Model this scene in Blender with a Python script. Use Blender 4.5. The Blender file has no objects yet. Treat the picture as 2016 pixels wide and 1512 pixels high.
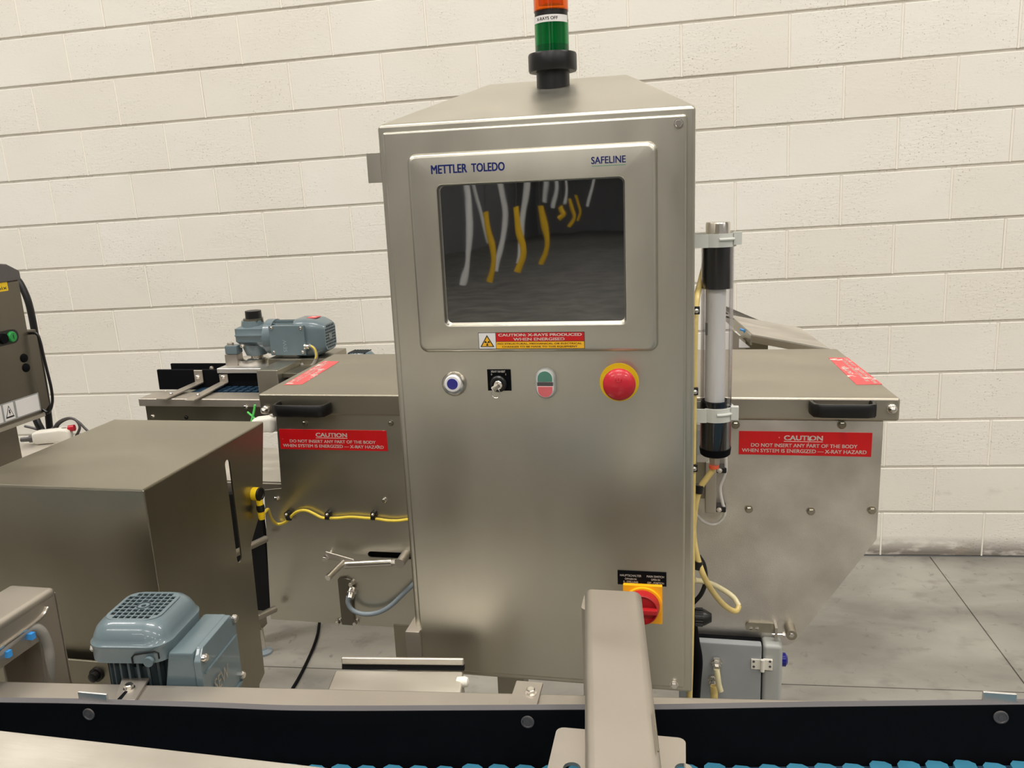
import bpy, bmesh, math, random
import numpy as np
from mathutils import Matrix, Vector
from mathutils.geometry import tessellate_polygon
random.seed(7)
S = bpy.context.scene
COL = S.collection
# ------------------------------------------------------------------ frames
# world: wall face y=0, floor z=0, camera at y<0.  "m" frame: the machine's own axes, origin at eye point
F = 1628.44
CW = np.array([-0.9551, -3.5174, 1.6616])
def rotv(w):
    th = np.linalg.norm(w); k = w/th
    K = np.array([[0,-k[2],k[1]],[k[2],0,-k[0]],[-k[1],k[0],0]])
    return np.eye(3)+np.sin(th)*K+(1-np.cos(th))*K@K
RW = rotv(np.array([0.2391,0.1649,-0.0455]))@np.array([[1,0,0],[0,0,-1],[0,1,0]],float)
_x = np.array([7878,26,-1628.]); _x /= np.linalg.norm(_x)
_d = np.array([299,7024,1628.]); _d -= (_d@_x)*_x; _d /= np.linalg.norm(_d)
MC = np.c_[_x, np.cross(-_d,_x), -_d]
MM = RW.T@MC
MW = Matrix.Translation(Vector(CW)) @ Matrix(MM.tolist()).to_4x4()

# ------------------------------------------------------------------ camera, world, lights, exposure
cam = bpy.data.cameras.new('camera'); co = bpy.data.objects.new('camera', cam); COL.objects.link(co)
m = Matrix(np.c_[RW[0], -RW[1], -RW[2]].tolist()).to_4x4(); m.translation = Vector(CW); co.matrix_world = m
cam.sensor_fit = 'HORIZONTAL'; cam.sensor_width = 36; cam.lens = F*36/2016; cam.clip_start = 0.02; cam.clip_end = 200
S.camera = co
wd = bpy.data.worlds.new('world'); S.world = wd; wd.use_nodes = True
wd.node_tree.nodes['Background'].inputs[0].default_value = (1, 0.96, 0.9, 1)
wd.node_tree.nodes['Background'].inputs[1].default_value = 0.10
def area(x, y, z, sx, sy, power, col=(1, 0.955, 0.905)):
    l = bpy.data.lights.new('high_bay_light', 'AREA'); l.shape = 'RECTANGLE'; l.size = sx; l.size_y = sy
    l.energy = power; l.color = col
    o = bpy.data.objects.new('high_bay_light', l); COL.objects.link(o); o.location = (x, y, z)
for x, y, p in ((-5.5,-2.6,165),(-1.2,-2.9,165),(3.2,-2.6,165),(-5.5,-7.5,135),(-1.2,-7.5,135),(3.2,-7.5,135),
                (-5.5,-13,110),(-1.2,-13,110),(3.2,-13,110),(8,-7,150),(8,-14,150),(-4,-19,110),(-5,-27,110),(-6,-36,110),(3,-24,70)):  # lamps farthest behind the camera are added to brighten the hall mirrored in the screen
    area(x, y, 6.3, 2.4, 0.5, p)
S.view_settings.view_transform = 'Standard'; S.view_settings.look = 'None'
S.view_settings.gamma = 1; S.view_settings.use_curve_mapping = False
S.view_settings.exposure = 0.08

# ------------------------------------------------------------------ measuring helpers (m frame)
def ray(u, v): return MC.T@np.array([(u-1008)/F, (v-756)/F, 1.])
def P(u, v, y): r = ray(u, v); return r*(y/r[1])
def PZ(u, v, z): r = ray(u, v); return r*(z/r[2])
def PX(u, v, x): r = ray(u, v); return r*(x/r[0])
def W(u, v, z=0.0): r = RW.T@np.array([(u-1008)/F, (v-756)/F, 1.]); return CW+r*((z-CW[2])/r[2])
def px(q): return float((MC.T[:,2]@q)/F) if False else float((MC@np.array(q))[2]/F)   # metres per pixel at q
def rect(u0, v0, u1, v1, y):
    um, vm = (u0+u1)/2, (v0+v1)/2
    return P(u0,vm,y)[0], P(u1,vm,y)[0], P(um,v1,y)[2], P(um,v0,y)[2]   # x0 x1 z0 z1

# ------------------------------------------------------------------ materials
def lin(c): return tuple((v/12.92 if v <= 0.04045 else ((v+0.055)/1.055)**2.4) for v in [q/255 for q in c])
MATS = {}
def mat(name, rgb, metal=0.0, rough=0.5, bump=0.0, bscale=(60,60,60), var=0.0, vscale=(4,4,4), rvar=0.0,
        ior=None, trans=0.0, emis=0.0, coat=0.0, det=4, dist=0.004, srgb=True, spots=None, alpha=None):
    mt = bpy.data.materials.new(name); mt.use_nodes = True; nt = mt.node_tree; N = nt.nodes; Lk = nt.links
    b = N['Principled BSDF']; c = lin(rgb) if srgb else rgb
    b.inputs['Base Color'].default_value = (*c, 1); b.inputs['Metallic'].default_value = metal
    b.inputs['Roughness'].default_value = rough
    if ior: b.inputs['IOR'].default_value = ior
    if trans: b.inputs['Transmission Weight'].default_value = trans
    if coat: b.inputs['Coat Weight'].default_value = coat
    if alpha is not None:
        lw = N.new('ShaderNodeLayerWeight'); lw.inputs[0].default_value = 0.35
        ar = N.new('ShaderNodeMapRange'); ar.inputs['To Min'].default_value = alpha; ar.inputs['To Max'].default_value = min(1, alpha*5)
        Lk.new(lw.outputs['Facing'], ar.inputs['Value']); Lk.new(ar.outputs[0], b.inputs['Alpha'])
    if emis:
        b.inputs['Emission Color'].default_value = (*c, 1); b.inputs['Emission Strength'].default_value = emis
    tc = N.new('ShaderNodeTexCoord')
    def noise(sc, detail=4, ds=0.0):
        mp = N.new('ShaderNodeMapping'); mp.inputs['Scale'].default_value = sc; Lk.new(tc.outputs['Object'], mp.inputs[0])
        n = N.new('ShaderNodeTexNoise'); n.inputs['Scale'].default_value = 1; n.inputs['Detail'].default_value = detail
        n.inputs['Distortion'].default_value = ds
        Lk.new(mp.outputs[0], n.inputs['Vector']); return n
    if var or spots:
        n = noise(vscale, 5)
        r = N.new('ShaderNodeMapRange'); r.inputs['From Min'].default_value = 0.3; r.inputs['From Max'].default_value = 0.7
        r.inputs['To Min'].default_value = 1-var; r.inputs['To Max'].default_value = 1+var*0.6
        Lk.new(n.outputs['Fac'], r.inputs['Value'])
        mx = N.new('ShaderNodeMix'); mx.data_type = 'RGBA'; mx.blend_type = 'MULTIPLY'; mx.inputs[0].default_value = 1
        mx.inputs[6].default_value = (*c, 1); Lk.new(r.outputs[0], mx.inputs[7]); out = mx.outputs[2]
        if spots:
            n2 = noise(spots[0], 6); rr = N.new('ShaderNodeMapRange')
            rr.inputs['From Min'].default_value = spots[1]; rr.inputs['From Max'].default_value = spots[1]+0.06
            Lk.new(n2.outputs['Fac'], rr.inputs['Value'])
            m2 = N.new('ShaderNodeMix'); m2.data_type = 'RGBA'; Lk.new(rr.outputs[0], m2.inputs[0])
            Lk.new(out, m2.inputs[6]); m2.inputs[7].default_value = (*lin(spots[2]), 1); out = m2.outputs[2]
        Lk.new(out, b.inputs['Base Color'])
    if rvar:
        n = noise(vscale if rvar > 0 else bscale, 6)
        r = N.new('ShaderNodeMapRange'); r.inputs['From Min'].default_value = 0.3; r.inputs['From Max'].default_value = 0.7
        r.inputs['To Min'].default_value = rough-abs(rvar); r.inputs['To Max'].default_value = rough+abs(rvar)
        Lk.new(n.outputs['Fac'], r.inputs['Value']); Lk.new(r.outputs[0], b.inputs['Roughness'])
    if bump:
        n = noise(bscale, det); bp = N.new('ShaderNodeBump'); bp.inputs['Strength'].default_value = bump
        bp.inputs['Distance'].default_value = dist
        Lk.new(n.outputs['Fac'], bp.inputs['Height']); Lk.new(bp.outputs[0], b.inputs['Normal'])
    if name == 'black_matt': b.inputs['Specular IOR Level'].default_value = 0.12
    MATS[name] = mt; return mt
STEEL = (204,200,187)
mat('steel', STEEL, 1, 0.36, 0.10, (350,350,14), 0.07, (9,9,3), 0.05, dist=0.0006)
mat('steel_h', STEEL, 1, 0.36, 0.10, (12,350,350), 0.07, (3,9,9), 0.05, dist=0.0006)
mat('steel_top', (186,179,164), 1, 0.42, 0.12, (14,300,300), 0.08, (5,9,9), 0.06, dist=0.0006)
mat('steel_dim', (166,160,144), 1, 0.42, 0.12, (14,300,300), 0.08, (5,9,9), 0.06, dist=0.0006)  # same metal as steel_top; its dimmer lighting is put into the colour
mat('steel_charcoal', (118,113,103), 1, 0.36, 0.1, (300,300,14), 0.10, (6,6,3), 0.05, dist=0.0006)
mat('steel_blast', (224,219,211), 1, 0.42, 0.45, (420,420,420), 0.20, (9,9,9), 0.08, dist=0.0009)
mat('steel_dark', (158,153,138), 1, 0.34, 0.1, (300,300,14), 0.10, (6,6,3), 0.05, dist=0.0006)
mat('steel_satin', (192,185,174), 1, 0.5, 0.15, (220,220,220), 0.05, (8,8,8), 0.04, dist=0.0005)
mat('steel_worn', (215,210,200), 1, 0.5, 0.15, (30,200,200), 0.12, (6,14,14), 0.10, dist=0.0008)
mat('chrome', (225,220,212), 1, 0.24, 0.05, (80,80,80), dist=0.0004)
mat('aluminium', (215,213,208), 1, 0.48, 0.1, (40,200,200), 0.05, (20,20,20), dist=0.0006)
mat('motor_paint', (100,116,121), 0, 0.36, 0.10, (120,120,120), 0.06, (20,20,20), coat=0.3, dist=0.001)
mat('motor_dark', (58,70,74), 0, 0.5, 0.1, (120,120,120), 0.1, (20,20,20), dist=0.001)
mat('black_plastic', (16,15,15), 0, 0.38, 0.05, (200,200,200), 0.1, (20,20,20), dist=0.0005)
mat('black_matt', (7,8,12), 0, 0.75, 0.08, (200,200,200), 0.1, (10,10,10), dist=0.0005)
mat('guide_edge', (92,90,92), 0, 0.6, 0.2, (200,200,200), 0.05, (10,10,10), dist=0.0005)
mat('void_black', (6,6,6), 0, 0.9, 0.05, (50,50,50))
mat('red_sign', (198,10,18), 0, 0.4, 0.03, (100,100,100), 0.05, (20,20,20), spots=((90,90,90), 0.70, (235,205,200)))
mat('red_faded', (214,82,84), 0, 0.5, 0.03, (100,100,100), 0.08, (30,30,30), spots=((45,45,45), 0.60, (240,215,205)))
mat('white_print', (238,232,222), 0, 0.5, 0.02, (100,100,100))
mat('white_label', (226,224,222), 0, 0.5, 0.02, (100,100,100))
mat('grey_label', (150,152,152), 0, 0.5, 0.02, (100,100,100))
mat('black_print', (22,18,18), 0, 0.5, 0.02, (100,100,100))
mat('blue_print', (30,48,128), 0, 0.45, 0.02, (100,100,100))
mat('green_print', (90,150,120), 0, 0.5, 0.02, (100,100,100))
mat('amber_sign', (240,180,30), 0, 0.45, 0.02, (100,100,100))
mat('yellow', (238,200,20), 0, 0.45, 0.02, (100,100,100))
mat('yellow_cable', (232,205,70), 0, 0.42, 0.05, (200,200,200), 0.08, (40,40,40))
mat('switch_yellow', (250,175,22), 0, 0.35, 0.02, (100,100,100))
mat('switch_red', (172,28,34), 0, 0.35, 0.03, (100,100,100))
mat('button_red', (190,28,44), 0, 0.38, 0.03, (100,100,100), coat=0.2)
mat('lens_green', (62,122,104), 0, 0.3, 0.02, (100,100,100), coat=0.4)
mat('lens_red', (208,92,98), 0, 0.3, 0.02, (100,100,100), coat=0.4)
mat('lens_blue', (18,18,130), 0, 0.3, 0.02, (100,100,100), coat=0.3)
mat('green_button', (20,140,62), 0, 0.35, 0.02, (100,100,100))
mat('green_wire', (90,205,95), 0, 0.45, 0.02, (100,100,100))
mat('blue_tie', (60,150,225), 0, 0.4, 0.02, (100,100,100))
mat('orange_ring', (240,100,60), 0, 0.4, 0.02, (100,100,100))
mat('hose_yellow', (222,198,124), 0, 0.35, 0.08, (90,90,90), 0.12, (60,60,60), coat=0.2)
mat('hose_pale', (226,216,172), 0, 0.3, 0.05, (90,90,90), 0.06, (60,60,60), coat=0.3)
mat('cable_white', (205,202,195), 0, 0.45, 0.03, (90,90,90))
mat('cable_grey', (150,146,138), 0, 0.45, 0.05, (90,90,90), 0.05, (40,40,40))
mat('cable_bluegrey', (140,152,160), 0, 0.4, 0.03, (90,90,90))
mat('cable_dark', (84,80,80), 0, 0.45, 0.03, (90,90,90))
mat('clip_white', (208,210,202), 0, 0.4, 0.03, (90,90,90), 0.04, (30,30,30))
mat('white_tube', (236,236,230), 0, 0.35, 0.03, (90,90,90), 0.03, (30,30,30), spots=((120,120,120), 0.74, (60,50,50)))
mat('white_plastic', (232,228,216), 0, 0.4, 0.03, (90,90,90), 0.03, (30,30,30))
mat('box_grey', (158,162,164), 0, 0.42, 0.03, (90,90,90), 0.05, (12,12,12))
mat('box_grey2', (176,178,174), 0, 0.42, 0.03, (90,90,90), 0.05, (12,12,12))
mat('belt_blue', (54,116,140), 0, 0.4, 0.05, (90,90,90), 0.1, (30,30,30))
mat('belt_dark', (18,50,72), 0, 0.6, 0.05, (90,90,90), 0.1, (30,30,30))
mat('lens_orange', (255,112,10), 0, 0.12, 0.0, trans=0.75, ior=1.45, var=0.1, vscale=(300,300,4))
mat('lens_green_clear', (0,150,72), 0, 0.12, 0.0, trans=0.75, ior=1.45, var=0.25, vscale=(300,300,4))
mat('clear_lens', (245,245,245), 0, 0.05, 0.0, trans=1.0, ior=1.2, var=0.02, vscale=(20,20,20))
mat('screen_glass', (16,18,20), 0, 0.02, 0.16, (9,9,6), 0.05, (3,3,3), ior=2.9, det=2, dist=0.0015)
mat('joint_paint', (242,237,226), 0, 0.5, 0.1, (60,60,60))
mat('hall_paint', (186,187,190), 0, 0.8, 0.1, (20,20,20), 0.05, (1,1,1))
mat('hose_hall_white', (240,242,240), 0, 0.5, 0.1, (20,20,20))
mat('hose_hall_yellow', (250,200,10), 0, 0.5, 0.1, (20,20,20))
mat('ceiling_paint', (150,146,138), 0, 0.8, 0.1, (4,4,4), 0.05, (1,1,1))

def block_material():
    mt = bpy.data.materials.new('painted_block'); mt.use_nodes = True; nt = mt.node_tree; N = nt.nodes; L = nt.links
    b = N['Principled BSDF']; b.inputs['Roughness'].default_value = 0.55
    g = N.new('ShaderNodeNewGeometry'); oi = N.new('ShaderNodeObjectInfo')
    def noise(sc, d, vec=g.outputs['Position']):
        mp = N.new('ShaderNodeMapping'); mp.inputs['Scale'].default_value = sc; L.new(vec, mp.inputs[0])
        n = N.new('ShaderNodeTexNoise'); n.inputs['Scale'].default_value = 1; n.inputs['Detail'].default_value = d
        L.new(mp.outputs[0], n.inputs['Vector']); return n.outputs['Fac']
    def rng(v, a, c, t0=0., t1=1.):
        r = N.new('ShaderNodeMapRange'); r.inputs['From Min'].default_value = a; r.inputs['From Max'].default_value = c
        r.inputs['To Min'].default_value = t0; r.inputs['To Max'].default_value = t1; L.new(v, r.inputs['Value']); return r.outputs[0]
    def mul(a, c, op='MULTIPLY'):
        k = N.new('ShaderNodeMath'); k.operation = op
        for i, q in enumerate((a, c)):
            if isinstance(q, (int, float)): k.inputs[i].default_value = q
            else: L.new(q, k.inputs[i])
        return k.outputs[0]
    def mix(f, a, c):
        k = N.new('ShaderNodeMix'); k.data_type = 'RGBA'
        L.new(f, k.inputs[0])
        for i, q in ((6, a), (7, c)):
            if isinstance(q, tuple): k.inputs[i].default_value = (*lin(q), 1)
            else: L.new(q, k.inputs[i])
        return k.outputs[2]
    pit_area = rng(noise((3.2,3.2,5), 2), 0.42, 0.62)
    big = noise((0.9,0.9,1.4), 3)
    col = mix(rng(big, 0.35, 0.65), (228,224,213), (236,233,225))
    col = mix(mul(oi.outputs['Random'], 0.35), col, (222,214,198))
    pits = rng(noise((135,135,165), 3), 0.635, 0.68)
    pits = mul(pits, rng(pit_area, 0, 1, 0.12, 0.9))
    col = mix(mul(pits, 0.6), col, (150,136,118))
    sx = N.new('ShaderNodeSeparateXYZ'); L.new(g.outputs['Position'], sx.inputs[0])
    grime = mul(rng(sx.outputs[2], 0.095, 0.02), rng(noise((9,9,24), 6), 0.28, 0.5))
    col = mix(mul(grime, 0.85), col, (96,86,76))
    smear = mul(rng(noise((5,5,9), 5), 0.63, 0.75), rng(sx.outputs[2], 0.9, 0.1))
    col = mix(mul(smear, 0.5), col, (160,148,132))
    L.new(col, b.inputs['Base Color'])
    h = mul(mul(pits, -1.0), mul(noise((60,60,110), 5), rng(pit_area, 0, 1, 0.2, 0.75)), 'ADD')
    bp = N.new('ShaderNodeBump'); bp.inputs['Strength'].default_value = 0.55; bp.inputs['Distance'].default_value = 0.004
    L.new(h, bp.inputs['Height']); L.new(bp.outputs[0], b.inputs['Normal'])
    MATS['painted_block'] = mt
block_material()
def clear_material():
    mt = bpy.data.materials.new('clear_plastic'); mt.use_nodes = True; nt = mt.node_tree; N = nt.nodes; L = nt.links
    N.remove(N['Principled BSDF']); out = N['Material Output']
    t = N.new('ShaderNodeBsdfTransparent'); t.inputs[0].default_value = (.96,.955,.965,1)
    g = N.new('ShaderNodeBsdfGlossy'); g.inputs['Roughness'].default_value = .05; g.inputs[0].default_value = (.9,.9,.92,1)
    lw = N.new('ShaderNodeLayerWeight'); lw.inputs[0].default_value = .22
    mp = N.new('ShaderNodeMapRange'); mp.inputs['To Min'].default_value = .03; mp.inputs['To Max'].default_value = .55
    L.new(lw.outputs['Fresnel'], mp.inputs['Value'])
    mx = N.new('ShaderNodeMixShader'); L.new(mp.outputs[0], mx.inputs[0]); L.new(t.outputs[0], mx.inputs[1]); L.new(g.outputs[0], mx.inputs[2])
    L.new(mx.outputs[0], out.inputs[0]); MATS['clear_plastic'] = mt
clear_material()
def concrete_material():
    mt = bpy.data.materials.new('concrete'); mt.use_nodes = True; nt = mt.node_tree; N = nt.nodes; L = nt.links
    b = N['Principled BSDF']; g = N.new('ShaderNodeNewGeometry')
    def noise(sc, d, ds=0.):
        mp = N.new('ShaderNodeMapping'); mp.inputs['Scale'].default_value = sc; L.new(g.outputs['Position'], mp.inputs[0])
        n = N.new('ShaderNodeTexNoise'); n.inputs['Scale'].default_value = 1; n.inputs['Detail'].default_value = d
        n.inputs['Distortion'].default_value = ds; L.new(mp.outputs[0], n.inputs['Vector']); return n.outputs['Fac']
    def rng(v, a, c, t0=0., t1=1.):
        r = N.new('ShaderNodeMapRange'); r.inputs['From Min'].default_value = a; r.inputs['From Max'].default_value = c
        r.inputs['To Min'].default_value = t0; r.inputs['To Max'].default_value = t1; L.new(v, r.inputs['Value']); return r.outputs[0]
    def mix(f, a, c):
        k = N.new('ShaderNodeMix'); k.data_type = 'RGBA'; L.new(f, k.inputs[0])
        for i, q in ((6, a), (7, c)):
            if isinstance(q, tuple): k.inputs[i].default_value = (*lin(q), 1)
            else: L.new(q, k.inputs[i])
        return k.outputs[2]
    col = mix(rng(noise((1.6,3,3), 6, 0.4), 0.35, 0.65), (124,121,113), (163,160,150))
    col = mix(rng(noise((8,11,8), 7), 0.55, 0.75, 0, 0.6), col, (108,103,97))
    col = mix(rng(noise((26,22,22), 7, 0.6), 0.62, 0.74, 0, 0.5), col, (92,86,81))
    L.new(col, b.inputs['Base Color'])
    L.new(rng(noise((4,4,4), 4), 0.3, 0.7, 0.42, 0.62), b.inputs['Roughness'])
    bp = N.new('ShaderNodeBump'); bp.inputs['Strength'].default_value = 0.25; bp.inputs['Distance'].default_value = 0.003
    L.new(noise((40,40,40), 6), bp.inputs['Height']); L.new(bp.outputs[0], b.inputs['Normal'])
    MATS['concrete'] = mt
concrete_material()

# ------------------------------------------------------------------ mesh builder
def v3(*a): return np.array(a, float)
def perp(d):
    d = d/np.linalg.norm(d); a = v3(0,0,1) if abs(d[2]) < 0.9 else v3(1,0,0)
    e = np.cross(d, a); e /= np.linalg.norm(e); return d, e, np.cross(d, e)
def rrect(x0, x1, z0, z1, r, n=4):
    pts = []
    for cx, cz, a0 in ((x1-r,z1-r,0),(x0+r,z1-r,90),(x0+r,z0+r,180),(x1-r,z0+r,270)):
        for i in range(n+1):
            a = math.radians(a0+90*i/n); pts.append((cx+r*math.cos(a), cz+r*math.sin(a)))
    return pts
def catmull(pts, n=6):
    pts = [np.array(p, float) for p in pts]; out = []
    Q = [2*pts[0]-pts[1]]+pts+[2*pts[-1]-pts[-2]]
    for i in range(1, len(Q)-2):
        a, b, c, d = Q[i-1:i+3]
        for k in range(n):
            t = k/n
            out.append(0.5*((2*b)+(c-a)*t+(2*a-5*b+4*c-d)*t*t+(3*b-a-3*c+d)*t**3))
    out.append(pts[-1]); return out
class MB:
    def __init__(s): s.v = []; s.f = []; s.m = []; s.mi = 0
    def _a(s, vs, fs):
        o = len(s.v); s.v += [tuple(map(float, q)) for q in vs]; s.f += [[o+i for i in f] for f in fs]; s.m += [s.mi]*len(fs); return s
    def box(s, x0, x1, y0, y1, z0, z1):
        x0,x1 = sorted((x0,x1)); y0,y1 = sorted((y0,y1)); z0,z1 = sorted((z0,z1))
        return s._a([(x0,y0,z0),(x1,y0,z0),(x1,y1,z0),(x0,y1,z0),(x0,y0,z1),(x1,y0,z1),(x1,y1,z1),(x0,y1,z1)],
                    [(0,3,2,1),(4,5,6,7),(0,1,5,4),(1,2,6,5),(2,3,7,6),(3,0,4,7)])
    def hexa(s, b, t):   # bottom quad, top quad (ccw from above)
        return s._a(list(b)+list(t), [(3,2,1,0),(4,5,6,7),(0,1,5,4),(1,2,6,5),(2,3,7,6),(3,0,4,7)])
    def prism(s, poly, a0, a1, axis='y', holes=()):
        """poly (and holes) in the plane across axis: y->(x,z)  x->(y,z)  z->(x,y)"""
        def to(p, a): return {'y': (p[0],a,p[1]), 'x': (a,p[0],p[1]), 'z': (p[0],p[1],a)}[axis]
        loops = [list(poly)]+[list(h) for h in holes]
        flat = [p for l in loops for p in l]; n = len(flat)
        tris = tessellate_polygon([[Vector((p[0],p[1],0)) for p in l] for l in loops])
        vs = [to(p, a0) for p in flat]+[to(p, a1) for p in flat]
        fs = [tuple(t) for t in tris]+[tuple(n+i for i in reversed(t)) for t in tris]
        if not holes: fs = [tuple(range(n)), tuple(n+i for i in reversed(range(n)))]
        o = 0
        for l in loops:
            k = len(l)
            for i in range(k):
                j = (i+1) % k; fs.append((o+i, n+o+i, n+o+j, o+j))
            o += k
        return s._a(vs, fs)
    def cyl(s, p0, p1, r0, r1=None, n=24, cap=True):
        p0 = np.array(p0, float); p1 = np.array(p1, float); r1 = r0 if r1 is None else r1
        d, e, g = perp(p1-p0); vs = []
        for p, r in ((p0,r0),(p1,r1)):
            for i in range(n):
                a = 2*math.pi*i/n; vs.append(p+r*(math.cos(a)*e+math.sin(a)*g))
        fs = [(i,(i+1)%n,n+(i+1)%n,n+i) for i in range(n)]
        if cap: fs += [tuple(reversed(range(n))), tuple(range(n,2*n))]
        return s._a(vs, fs)
    def lathe(s, c, d, prof, n=28, cap=True):
        """prof: list of (distance along d, radius)"""
        c = np.array(c, float); d, e, g = perp(np.array(d, float)); vs = []
        for h, r in prof:
            for i in range(n):
                a = 2*math.pi*i/n; vs.append(c+d*h+r*(math.cos(a)*e+math.sin(a)*g))
        fs = []
        for k in range(len(prof)-1):
            for i in range(n): j = (i+1)%n; fs.append((k*n+i,k*n+j,(k+1)*n+j,(k+1)*n+i))
        if cap: fs += [tuple(reversed(range(n))), tuple(range((len(prof)-1)*n,len(prof)*n))]
        return s._a(vs, fs)
    def tube(s, pts, r, n=10, sub=6, smooth=True):
        Q = catmull(pts, sub) if smooth and len(pts) > 2 else [np.array(p,float) for p in pts]
        vs = []; e = None
        for i, q in enumerate(Q):
            d = Q[min(i+1,len(Q)-1)]-Q[max(i-1,0)]; d /= np.linalg.norm(d)+1e-12
            if e is None: _, e, _ = perp(d)
            e = e-(e@d)*d; e /= np.linalg.norm(e); g = np.cross(d, e)
            for k in range(n):
                a = 2*math.pi*k/n; vs.append(q+r*(math.cos(a)*e+math.sin(a)*g))
        fs = []
        for i in range(len(Q)-1):
            for k in range(n): j = (k+1)%n; fs.append((i*n+k,i*n+j,(i+1)*n+j,(i+1)*n+k))
        fs += [tuple(reversed(range(n))), tuple(range((len(Q)-1)*n,len(Q)*n))]
        return s._a(vs, fs)
    def loft(s, loops, cap0=True, cap1=True):
        n = len(loops[0]); vs = [p for l in loops for p in l]; fs = []
        for k in range(len(loops)-1):
            for i in range(n): j=(i+1)%n; fs.append((k*n+i,k*n+j,(k+1)*n+j,(k+1)*n+i))
        if cap0: fs.append(tuple(reversed(range(n))))
        if cap1: fs.append(tuple(range((len(loops)-1)*n, len(loops)*n)))
        return s._a(vs, fs)
    def hexbolt(s, p, d, r, h):    # hex head with washer
        p = np.array(p,float); d = np.array(d,float); d /= np.linalg.norm(d)
        s.lathe(p, d, [(0,r*1.25),(h*0.22,r*1.25)], 18)
        s.lathe(p, d, [(h*0.22,r),(h*0.85,r),(h,r*0.82)], 6)
        return s
    def screw(s, p, d, r, h):
        s.lathe(p, d, [(0,r*1.3),(h*0.2,r*1.3),(h*0.2,r),(h*0.7,r*0.92),(h,r*0.55)], 14); return s
ROOTS = []
def build(name, mb, material, parent=None, bevel=0, seg=2, sharp=35, props=None, wn=False):
    me = bpy.data.meshes.new(name); me.from_pydata(mb.v, [], mb.f); me.validate()
    bm = bmesh.new(); bm.from_mesh(me)
    bmesh.ops.recalc_face_normals(bm, faces=bm.faces)
    if bevel:
        bmesh.ops.remove_doubles(bm, verts=bm.verts, dist=1e-6)
        es = [e for e in bm.edges if len(e.link_faces) == 2 and e.calc_face_angle(0) > math.radians(28)]
        bmesh.ops.bevel(bm, geom=es, offset=bevel, segments=seg, profile=0.5, affect='EDGES', clamp_overlap=True)
    bm.to_mesh(me); bm.free()
    for mn in (material if isinstance(material, (list, tuple)) else [material]): me.materials.append(MATS[mn])
    if not bevel and any(mb.m):
        for p, k in zip(me.polygons, mb.m): p.material_index = k
    for p in me.polygons: p.use_smooth = True
    me.set_sharp_from_angle(angle=math.radians(sharp))
    o = bpy.data.objects.new(name, me); COL.objects.link(o)
    if bevel or wn:
        wm = o.modifiers.new('normals', 'WEIGHTED_NORMAL'); wm.keep_sharp = True; wm.weight = 80
    if parent is not None: o.parent = parent
    else: ROOTS.append(o)
    if props:
        for k, q in props.items(): o[k] = q
    return o
def thing(name, label, cat, group=None, frame='m'):
    o = bpy.data.objects.new(name, None); COL.objects.link(o); o.empty_display_size = 0.05
    o['label'] = label; o['category'] = cat
    if group: o['group'] = group
    ROOTS.append(o); FR[o.name] = frame; return o
FR = {}
def solo(name, mb, material, label, cat, group=None, frame='m', **k):
    o = build(name, mb, material, None, **k); o['label'] = label; o['category'] = cat
    if group: o['group'] = group
    FR[o.name] = frame; return o
def struct(name, mb, material, **k):
    o = build(name, mb, material, None, **k); o['kind'] = 'structure'; FR[o.name] = 'w'; return o
def lab(o, t): o['label'] = t; return o
# text -------------------------------------------------------------
TXT = {}
def text_geo(t, bold=0.0):
    if (t,bold) in TXT: return TXT[(t,bold)]
    cu = bpy.data.curves.new('t', 'FONT'); cu.body = t; cu.resolution_u = 3
    ob = bpy.data.objects.new('t', cu); me = bpy.data.meshes.new_from_object(ob)
    V = np.array([q.co[:2] for q in me.vertices]); Fc = [tuple(p.vertices) for p in me.polygons]
    bpy.data.objects.remove(ob); bpy.data.curves.remove(cu); bpy.data.meshes.remove(me)
    if bold > 0.004:
        V0, F0 = V, Fc; V = np.concatenate([V0+np.array(d)*bold for d in ((-1,-.5),(1,-.5),(-1,.5),(1,.5))])
        Fc = [tuple(i+k*len(V0) for i in f) for k in range(4) for f in F0]
    mn = V.min(0); mx = V.max(0); V = (V-mn)/(mx-mn); TXT[(t,bold)] = (V, Fc); return V, Fc
def put_text(mb, t, fn, a0, a1, b0, b1, bold=0.012):
    """map unit text box to [a0,a1]x[b0,b1] through fn(a,b)->point"""
    V, Fc = text_geo(t, bold)
    return mb._a([fn(a0+(a1-a0)*q[0], b0+(b1-b0)*q[1]) for q in V], Fc)
def front(y): return lambda a, b: (a, y, b)

# ================================================================== SETTING (world frame)
U = 0.2032
def jit(a): return random.uniform(-a, a)
wall = struct('wall_back', MB().box(-10.5, 12, 0.009, 0.25, 0, 7), 'painted_block')
far = MB()
for j in range(0, 34):
    for i in range(-50, 58):
        if (i-j) % 2: continue
        x0, x1 = i*U+0.004, (i+2)*U-0.004
        z0, z1 = j*U+0.0052, (j+1)*U-0.0052
        dy = jit(0.0012)
        near = (-25 <= i <= 6) and j <= 13
        if not near: far.box(x0, x1, dy, 0.02, z0, z1)
        else:
            b = MB().box(x0, x1, dy, 0.02, z0, z1)
            build('concrete_block', b, 'painted_block', wall, bevel=0.0022, seg=1)
build('outer_blocks', far, 'painted_block', wall, props={'kind': 'stuff'})
beads = MB()
for j in range(0, 34):
    for i in range(-50, 58):
        if (i-j) % 2: continue
        beads.tube([(i*U, 0.0022, j*U+0.0052), (i*U, 0.0022, (j+1)*U-0.0055)], 0.0042, 8, 1, smooth=False)
build('mortar_beads', beads, 'joint_paint', wall, props={'kind': 'stuff'})

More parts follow.
